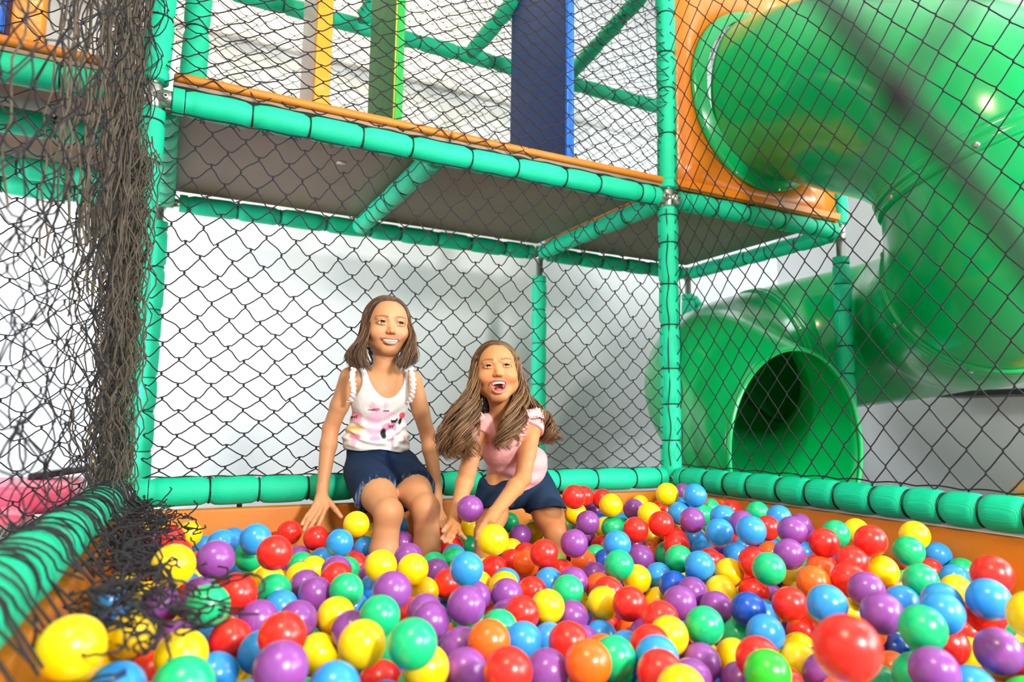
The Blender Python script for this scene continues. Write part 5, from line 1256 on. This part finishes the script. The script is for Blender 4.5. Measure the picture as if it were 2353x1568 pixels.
# ------------------------------------------------------------------ balls
BALLS = [('Y',0.0522,1.3351,0.4731),('P',0.1274,1.4603,0.4565),('G',0.2294,1.7778,0.4024),('R',0.2446,1.5250,0.4496),('R',0.3878,2.1751,0.3918),('R',0.4418,2.0652,0.3881),('B',0.4575,1.8540,0.4059),('Y',0.5167,1.9201,0.4412),('Y',0.6508,2.1888,0.3717),('B',0.7063,2.1484,0.3943),('P',0.6932,2.0577,0.3600),('R',0.8899,2.3310,0.3400),('B',0.5970,2.1088,0.3431),('P',0.3939,2.0570,0.3374),('B',0.4435,1.9870,0.3400),('G',0.3815,1.9436,0.3400),('Y',0.3981,1.8747,0.3400),('Y',0.3512,1.8002,0.3400),('Y',0.2608,1.6856,0.3603),('Y',0.2583,1.8390,0.3402),('P',0.4075,1.6729,0.3733),('R',0.3922,1.6043,0.3722),('G',0.4703,1.8307,0.3408),('R',0.5071,1.8906,0.3390),('P',0.4939,1.6812,0.3476),('B',0.4828,1.6122,0.3402),('G',0.3836,1.4830,0.3717),('P',0.4136,1.2752,0.4115),('Y',0.4704,1.5346,0.4044),('P',0.5857,1.6846,0.3884),('Y',0.5483,1.5461,0.3888),('G',0.5800,1.6374,0.3366),('Y',0.5828,1.5674,0.3313),('B',0.2637,1.5320,0.3389),('P',0.3306,1.5278,0.3603),('P',0.3309,1.6342,0.3550),('G',0.2607,1.5996,0.3584),('R',0.1638,1.4005,0.4028),('R',0.1913,1.6885,0.3503),('P',0.1184,1.6413,0.3559),('P',0.1071,1.4350,0.3795),('B',0.2188,1.8971,0.3398),('Y',0.0224,1.6931,0.3501),('P',0.0405,1.4831,0.3772),('G',0.0185,1.5612,0.3400),('G',0.1072,1.3032,0.4096),('P',0.1947,1.3492,0.3660),('P',0.2641,1.3561,0.3569),('R',0.1965,1.1188,0.3991),('R',0.1452,1.3017,0.3505),('P',0.0613,1.2922,0.3575),('Y',0.0620,1.1214,0.3888),('Y',-0.0020,1.2540,0.3896),('B',0.1195,1.2459,0.3164),('B',0.1850,1.2443,0.3423),('P',0.1737,0.9884,0.3953),('Y',0.3026,1.0679,0.3881),('Y',0.2927,1.3160,0.3067),('G',0.3760,1.2225,0.3839),('Y',0.3342,1.3602,0.3555),('P',0.3457,1.2913,0.3458),('G',0.3527,0.9868,0.4048),('R',0.3665,1.1783,0.2906),('B',0.2494,1.0074,0.3539),('G',0.0553,0.9314,0.4085),('B',-0.0141,1.0538,0.3752),('R',0.0295,1.2205,0.3364),('Y',-0.0598,0.9430,0.4633),('Y',-0.0541,1.2851,0.3496),('Y',-0.0249,1.6493,0.3780),('B',-0.0364,1.5065,0.3753),('P',-0.0014,1.8140,0.4055),('R',0.0090,2.0736,0.3863),('P',0.0239,2.2601,0.3737),('G',0.0293,2.3275,0.3317),('Y',0.0296,2.3310,0.4019),('R',0.0662,1.9800,0.4203),('Y',0.1209,2.2048,0.3983),('G',0.1322,2.3310,0.3595),('Y',0.0990,2.2597,0.3603),('B',0.0926,2.3310,0.3014),('R',0.0660,1.6838,0.4349),('B',0.1735,1.8456,0.4215),('B',0.1672,2.2702,0.3466),('P',0.1913,2.3310,0.3209),('B',0.2506,2.3306,0.3587),('R',0.3104,2.3310,0.3218),('B',0.2334,1.7243,0.4479),('R',0.3782,2.3310,0.3405),('B',0.5727,2.3310,0.3400),('Y',0.7070,1.4637,0.4559),('P',0.7659,1.7271,0.4930),('Y',1.0337,2.3310,0.3522),('P',0.9213,2.2182,0.3400),('G',0.9000,2.0438,0.3379),('R',0.8369,2.0135,0.3445),('B',0.7966,1.9035,0.3387),('G',0.7687,1.8390,0.3413),('B',0.6065,1.3791,0.4157),('R',0.8241,1.6990,0.3400),('Y',0.7100,1.5468,0.3385),('B',0.7833,1.5484,0.3388),('Y',0.7480,1.4880,0.3449),('R',0.9090,1.7588,0.3400),('O',0.9086,1.6774,0.3504),('R',0.8889,1.5495,0.3993),('B',1.0596,1.8397,0.3368),('R',0.9896,1.8349,0.3412),('Y',1.0014,1.9433,0.3366),('P',1.0503,1.9800,0.3712),('Y',1.1203,2.0254,0.3721),('G',1.1566,2.2645,0.3702),('G',1.3161,2.3310,0.3400),('R',0.9625,1.5884,0.3400),('P',0.9725,1.5438,0.4190),('P',1.2298,1.8937,0.3736),('P',1.1669,1.7779,0.4304),('Y',1.2100,1.9114,0.4387),('R',1.1208,1.7798,0.5061),('P',1.4163,2.1294,0.4124),('Y',1.2502,1.7789,0.4768),('P',1.4657,1.9543,0.4364),('Y',1.3330,1.7006,0.4561),('R',1.4915,1.8434,0.4415),('R',1.2127,1.6076,0.4305),('R',1.2760,1.5777,0.4470),('G',1.2645,1.7889,0.4087),('P',1.6389,2.2653,0.3400),('P',1.5379,1.9218,0.3400),('R',1.2929,1.5331,0.3954),('O',1.6489,1.9329,0.3400),('O',1.3755,1.7567,0.3400),('B',1.0615,1.4845,0.4195),('R',1.2448,1.8188,0.3482),('O',1.0850,1.6748,0.3412),('P',1.1712,1.5314,0.3693),('G',1.0125,1.4086,0.3872),('G',1.1676,1.7352,0.3396),('D',1.1548,1.6661,0.3392),('G',1.3096,1.5924,0.3614),('G',1.2155,1.4345,0.3819),('P',1.3570,1.5437,0.4572),('R',1.7907,2.1402,0.3400),('B',1.4348,1.6856,0.4565),('G',1.6202,1.7967,0.4293),('G',1.7616,1.9116,0.4318),('B',1.4404,1.5112,0.4640),('G',1.6353,1.8389,0.3400),('B',1.3497,1.4344,0.4374),('B',1.4545,1.6158,0.3526),('P',1.5585,1.6182,0.3476),('B',1.2252,1.3690,0.3583),('Y',1.3577,1.4155,0.3400),('R',1.4467,1.5501,0.3287),('B',1.1597,1.4459,0.3407),('D',1.1289,1.3523,0.3400),('Y',1.0821,1.4317,0.3441),('D',1.1109,1.4852,0.3087),('R',0.9404,1.3499,0.3436),('O',0.9715,1.4300,0.3342),('P',0.9038,1.4388,0.3512),('P',1.0163,1.5169,0.3400),('B',0.8783,1.5070,0.3401),('G',0.8397,1.3586,0.3540),('R',0.8157,1.4768,0.3297),('P',0.7226,1.4224,0.3442),('P',0.6943,1.3653,0.3144),('R',0.6855,1.2812,0.3412),('Y',0.7538,1.2978,0.3435),('P',0.8173,1.3051,0.3142),('Y',0.8926,1.2990,0.3362),('B',0.7639,1.3451,0.2921),('P',0.5384,1.2225,0.3849),('P',0.6555,1.4428,0.3405),('R',0.6500,1.5860,0.3399),('P',0.8027,1.2448,0.2812),('B',0.8669,1.2730,0.2761),('B',0.6119,1.1388,0.3339),('B',0.7309,1.2512,0.2918),('O',0.5177,1.0818,0.3618),('R',0.4770,0.9325,0.3647),('G',0.6061,1.3118,0.2993),('G',0.5991,1.2096,0.3400),('P',0.5050,1.2660,0.2949),('R',0.6740,1.0875,0.3400),('O',0.6099,0.9280,0.3598),('O',0.7693,1.1228,0.2979),('G',0.7301,1.0371,0.2958),('G',0.6932,0.9792,0.3417),('P',0.5690,0.9805,0.3372),('P',0.9058,1.1694,0.3014),('R',0.9013,1.2181,0.3520),('Y',1.1266,1.4078,0.2918),('P',1.0141,1.1966,0.3474),('P',1.1236,1.2822,0.3400),('P',1.2533,1.3731,0.2910),('P',1.1232,1.2060,0.3245),('G',0.9374,1.0376,0.3498),('B',1.0902,1.2504,0.2812),('R',0.8882,1.1038,0.3500),('Y',0.8569,1.0416,0.3401),('R',0.9265,1.0942,0.2919),('B',0.8402,1.1467,0.2904),('B',0.7580,0.9518,0.3420),('R',0.7928,1.0129,0.3396),('D',0.7996,1.0592,0.2812),('R',0.7178,0.8942,0.3412),('P',0.8140,0.9353,0.3029),('P',0.9013,1.0082,0.2970),('P',0.4823,1.0973,0.2856),('O',0.6066,1.0371,0.2861),('B',0.6674,1.0022,0.2806),('G',0.7844,0.9915,0.2704),('Y',0.3940,1.0413,0.3491),('P',0.4620,1.0499,0.3333),('P',0.4943,1.1434,0.3373),('R',1.6264,2.2957,0.4154),('R',1.4064,2.0514,0.4631),('R',1.3384,2.0657,0.4737),('Y',1.7803,2.3310,0.4041),('R',1.1972,1.8621,0.3199),('P',0.6705,1.7163,0.3400),('G',0.6988,1.8059,0.3400),('P',0.5062,1.3526,0.3467),('P',0.4787,1.2475,0.3574),('G',0.4038,1.0952,0.3041),('Y',1.4270,1.7333,0.5078),('B',1.4637,1.6513,0.5107),('B',1.4804,1.7391,0.4620),('R',1.7042,1.9086,0.4723),('P',1.8676,2.1769,0.4593),('R',1.8170,1.9546,0.4266),('G',1.9340,2.1996,0.4014),('R',1.8841,1.9349,0.4188),('O',1.9340,2.0408,0.4078),('G',1.6808,1.6166,0.4540),('B',1.6278,1.4849,0.4590),('P',1.7750,1.5402,0.4220),('P',1.4105,1.2467,0.4659),('P',1.9340,1.6630,0.3789),('G',1.5837,1.2621,0.4459),('Y',1.7831,1.3541,0.4295),('R',1.4527,1.1909,0.4428),('R',1.4582,1.0715,0.4654),('Y',1.6989,1.1269,0.4547),('G',1.6271,1.0957,0.4272),('O',1.9340,1.2991,0.3439),('B',1.9340,1.4368,0.3410),('P',1.9236,1.3726,0.3143),('Y',1.4840,1.0648,0.3973),('R',1.3981,1.0744,0.4225),('R',1.5576,1.2896,0.3637),('P',1.4953,1.2430,0.3626),('P',1.5487,1.1072,0.3601),('R',1.3360,1.0378,0.3987),('R',1.6489,1.2651,0.3423),('P',1.2901,0.9628,0.3969),('O',1.2845,1.0843,0.3876),('Y',1.4964,1.3172,0.3340),('G',1.2130,1.1386,0.4112),('R',1.2873,1.2541,0.4015),('P',1.3327,1.1900,0.4256),('P',1.3818,1.2974,0.3000),('R',1.2864,1.2551,0.3313),('Y',1.2678,1.3136,0.3656),('B',1.5196,1.5487,0.3491),('P',1.6027,1.6717,0.3361),('R',1.3899,1.5143,0.3496),('B',1.1824,1.3213,0.3875),('B',1.3039,1.3824,0.4495),('B',1.2919,1.2637,0.4710),('P',1.4250,1.4252,0.4592),('R',1.5624,1.4677,0.4345),('B',1.5010,1.5778,0.4539),('B',1.7567,1.6375,0.3400),('B',1.7887,1.5407,0.3400),('O',1.6811,1.5734,0.3400),('Y',1.3184,1.3468,0.2938),('Y',1.2011,1.2746,0.3384),('D',1.1162,1.1052,0.3440),('B',1.2586,1.2012,0.2957),('R',1.1716,1.0473,0.3616),('B',1.1066,0.9059,0.4000),('P',1.1414,0.8233,0.4003),('B',1.3761,0.9477,0.3662),('Y',1.4893,1.0148,0.3483),('G',1.4428,0.9494,0.4036),('R',1.8237,1.1754,0.3485),('B',1.7605,1.0728,0.3557),('Y',1.7023,1.0352,0.3436),('G',1.9339,1.1568,0.3441),('O',1.9340,1.2388,0.3070),('R',1.3728,0.7685,0.4551),('B',1.9340,1.3005,0.2734),('R',1.9340,1.0707,0.3466),('B',1.9340,1.2200,0.3748),('G',1.9338,1.1403,0.2757),('B',1.3145,0.7443,0.4238),('Y',1.9334,1.0700,0.2763),('B',1.2931,0.8132,0.4048),('B',1.2128,0.7637,0.4067),('G',1.0942,0.7208,0.4067),('R',1.3631,0.7791,0.3862),('G',1.7961,0.9951,0.2667),('Y',1.1645,0.5973,0.4468),('P',1.2149,0.6781,0.3691),('R',1.6410,0.9791,0.2692),('R',1.2739,0.7948,0.3398),('Y',1.5096,0.8989,0.2621),('P',1.0579,0.6829,0.3599),('D',1.4049,0.9883,0.2587),('O',1.3498,1.0069,0.2981),('R',0.6868,0.5391,0.4792),('O',1.2833,0.9103,0.2604),('Y',1.0906,0.9606,0.2878),('P',1.0742,0.8923,0.2890),('B',1.0551,1.0035,0.3308),('G',1.1202,1.1408,0.2817),('R',1.2731,1.1059,0.2800),('Y',1.0135,1.0438,0.2822),('P',0.9452,0.9585,0.2736),('S',0.8705,0.8258,0.3403),('R',0.9881,0.9030,0.2777),('G',1.2083,0.8825,0.2540),('R',1.3880,0.8151,0.2470),('P',1.4579,0.7858,0.2537),('R',0.9102,0.8839,0.3398),('Y',1.2920,1.0007,0.3377),('O',1.0427,0.8308,0.2760),('B',1.2343,0.8171,0.2553),('Y',0.7009,0.8259,0.3405)]

BR = 0.035
BCOL = {'Y': ('yellow', 'ffd400'), 'R': ('red', 'f0281c'), 'B': ('light blue', '2f93e0'), 'D': ('dark blue', '0b4fb8'), 'P': ('purple', '8a4598'),
        'G': ('green', '12c077'), 'S': ('bright green', '2fc22f'), 'O': ('orange', 'fa6410')}
BM = {k: ball_mat(v[0].replace(' ', '_')+'_ball_plastic', v[1]) for k, v in BCOL.items()}

def uv_ball(seg=40, rings=24):
    V = [(0, 0, 1)]
    for i in range(1, rings):
        a = math.pi*i/rings
        for j in range(seg):
            b = 2*math.pi*j/seg; V.append((math.sin(a)*math.cos(b), math.sin(a)*math.sin(b), math.cos(a)))
    V.append((0, 0, -1)); V = np.array(V)*BR
    F4 = []; F3 = []
    for j in range(seg):
        k = (j+1) % seg; F3.append((0, 1+j, 1+k)); b = 1+(rings-2)*seg; F3.append((b+j, len(V)-1, b+k))
        for i in range(rings-2):
            a = 1+i*seg; F4.append((a+j, a+seg+j, a+seg+k, a+k))
    return V, np.array(F4), np.array(F3)

def screen(p):
    v = Vector(p)-CAM; z = v.dot(_f); return (1176.5+1615.13*v.dot(CR)/z, 784-1615.13*v.dot(CU)/z, z)

def build_balls():
    rg = np.random.default_rng(11)
    V, F4, F3 = uv_ball()
    meshes = {}
    for k in BCOL:
        o = mesh_np('play_ball', V, [F4, F3], BM[k], origin=(0, 0, 0)); meshes[k] = o.data; bpy.data.objects.remove(o)
    info = []
    for (c, x, y, z) in BALLS:
        info.append((c, np.array([x, y, z]), screen((x, y, z))))
    S = np.array([i[2][:2] for i in info])
    def region(s, p):
        x, y = s[0], s[1]
        if p[2] > .43 and abs(x-1133) < 25 and abs(y-1241) < 25: return "held up in the smaller girl's left hand"
        if abs(x-1080) < 25 and abs(y-1163) < 30: return "before the smaller girl's wrist"
        if x < 330 and y > 1180: return 'beside the crumpled net'
        if x < 700 and y < 1300: return 'by the back board at left'
        if 700 <= x < 1040 and y < 1300: return "around the taller girl's legs"
        if 1040 <= x < 1310 and y < 1290: return "around the smaller girl's knees"
        if x > 1990 and y < 1340: return 'by the right board'
        if x > 1310 and y < 1230: return 'in the back right heap'
        if x < 800: return 'in the front left' if y > 1420 else 'in the middle left'
        if x < 1500: return 'at the front centre' if y > 1420 else 'in the middle of the pit'
        return 'in the front right' if y > 1420 else 'in the middle right'
    def near(i, dx, dy):
        d = S-S[i]; dist = np.linalg.norm(d, axis=1); dist[i] = 1e9
        r_ = 1615.13*BR/info[i][2][2]
        al = (d@np.array([dx, dy]))/np.maximum(dist, 1e-6)
        cand = np.where((al > .8) & (dist < 4.2*r_))[0]
        if len(cand) == 0: return None
        j = cand[np.argmin(dist[cand])]; return BCOL[info[j][0]][0]
    labels = []
    for i, (c, p, s) in enumerate(info):
        L, R_, U, Dn = near(i, -1, 0), near(i, 1, 0), near(i, 0, -1), near(i, 0, 1)
        n = BCOL[c][0]; reg = region(s, p)
        opts = [f'{n} ball {reg}']
        if L and R_: opts.append(f'{n} ball {reg}, {L} on left, {R_} on right')
        if U and Dn: opts.append(f'{n} ball {reg}, {U} above, {Dn} below')
        if L and U: opts.append(f'{n} ball {reg}, {L} on left, {U} above')
        if R_ and Dn: opts.append(f'{n} ball {reg}, {R_} on right, {Dn} below')
        if L and Dn: opts.append(f'{n} ball {reg}, {L} on left, {Dn} below')
        if R_ and U: opts.append(f'{n} ball {reg}, {R_} on right, {U} above')
        labels.append(opts)
    from collections import Counter
    cnt = Counter(o for L in labels for o in L)
    final = []
    for i, L in enumerate(labels):
        good = [o for o in L if cnt[o] == 1 and len(o.split()) <= 16]
        final.append(good[0] if good else None)
    # what is still ambiguous is told apart by its order from the left among its look-alikes
    words = ['first', 'second', 'third', 'fourth', 'fifth', 'sixth', 'seventh', 'eighth', 'ninth', 'tenth', 'eleventh', 'twelfth', 'thirteenth', 'fourteenth', 'fifteenth', 'sixteenth', 'seventeenth', 'eighteenth', 'nineteenth', 'twentieth']
    for base in set(L[0] for L in labels):
        ids = sorted([i for i, L in enumerate(labels) if L[0] == base], key=lambda i: S[i][0])
        for r_, i in enumerate(ids):
            if final[i] is None:
                final[i] = f'{base}, {words[min(r_, 19)]} from left'
    for i, (c, p, s) in enumerate(info):
        o = bpy.data.objects.new('play_ball', meshes[c]); COL.objects.link(o)
        o.location = tuple(p); o.rotation_euler = tuple(rg.random(3)*6.28)
        tag(o, final[i], 'ball', 'plastic balls in the ball pit')
    # the uncounted balls lying beneath and behind the ones above
    Pb = np.array([i[1] for i in info]); pts = []
    V2, G4, G3 = uv_ball(20, 12)
    n = 0; lay = 0
    h = BR*2*.80
    legs = np.array(LEGCAP)
    acc = [Pb]
    acc_pts = np.empty((0, 3))
    for lay in range(8):
        z = .036+lay*h*1.02
        for iy in range(40):
            for ix in range(40):
                x = -.15+ix*.0725+(.036 if (iy+lay) % 2 else 0)+rg.normal(0, .004); y = .35+iy*.0632+(.02 if lay % 2 else 0)+rg.normal(0, .004)
                if y > YW-.06 or x > XR-.06 or x < -.07-(YW-y)*.066+.09: continue
                p = np.array([x, y, z+rg.normal(0, .004)])
                # local height of the visible surface
                d = np.hypot(Pb[:, 0]-x, Pb[:, 1]-y); k = np.argsort(d)[:4]
                top = np.average(Pb[k, 2], weights=1/(d[k]+.02))
                if d[k[0]] < .15:
                    if p[2] > top-.052: continue
                else:
                    if p[2] > .30: continue
                if y < .62 and p[2] > .22: continue
                if np.linalg.norm(Pb-p, axis=1).min() < .0655: continue
                bad = False
                for (ax, ay, az, bx, by, bz, r_) in legs:
                    a = np.array([ax, ay, az]); ab = np.array([bx, by, bz])-a; t = np.clip((p-a)@ab/(ab@ab), 0, 1)
                    if np.linalg.norm(p-a-t*ab) < r_+BR-.004: bad = True; break
                if bad: continue
                pts.append(p)
    keys = list('YRBPGOYRBPGDRS'); Vs = []; F4l = []; F3l = []; mi = []
    P = np.array(pts); m = len(P)
    ci = rg.integers(0, len(keys), m); allk = list(BCOL)
    VV = (V2[None]+P[:, None]).reshape(-1, 3); off = (np.arange(m)*len(V2))[:, None, None]
    Q = (G4[None]+off).reshape(-1, 4); Tt = (G3[None]+off).reshape(-1, 3)
    o = mesh_np('play_balls_beneath', VV, [Q, Tt], [BM[k] for k in allk])
    idx = np.array([allk.index(keys[c]) for c in ci])
    o.data.polygons.foreach_set('material_index', np.concatenate([np.repeat(idx, len(G4)), np.repeat(idx, len(G3))]).astype(np.int32))
    tag(o, 'mixed coloured balls packed beneath the top layer of the pit', 'balls', 'plastic balls in the ball pit', 'stuff')
    print('filler', m)

build_frame()
build_decks()
build_nets()
build_slide()
build_background()
if 'build_girls' in globals(): build_girls()
build_balls()
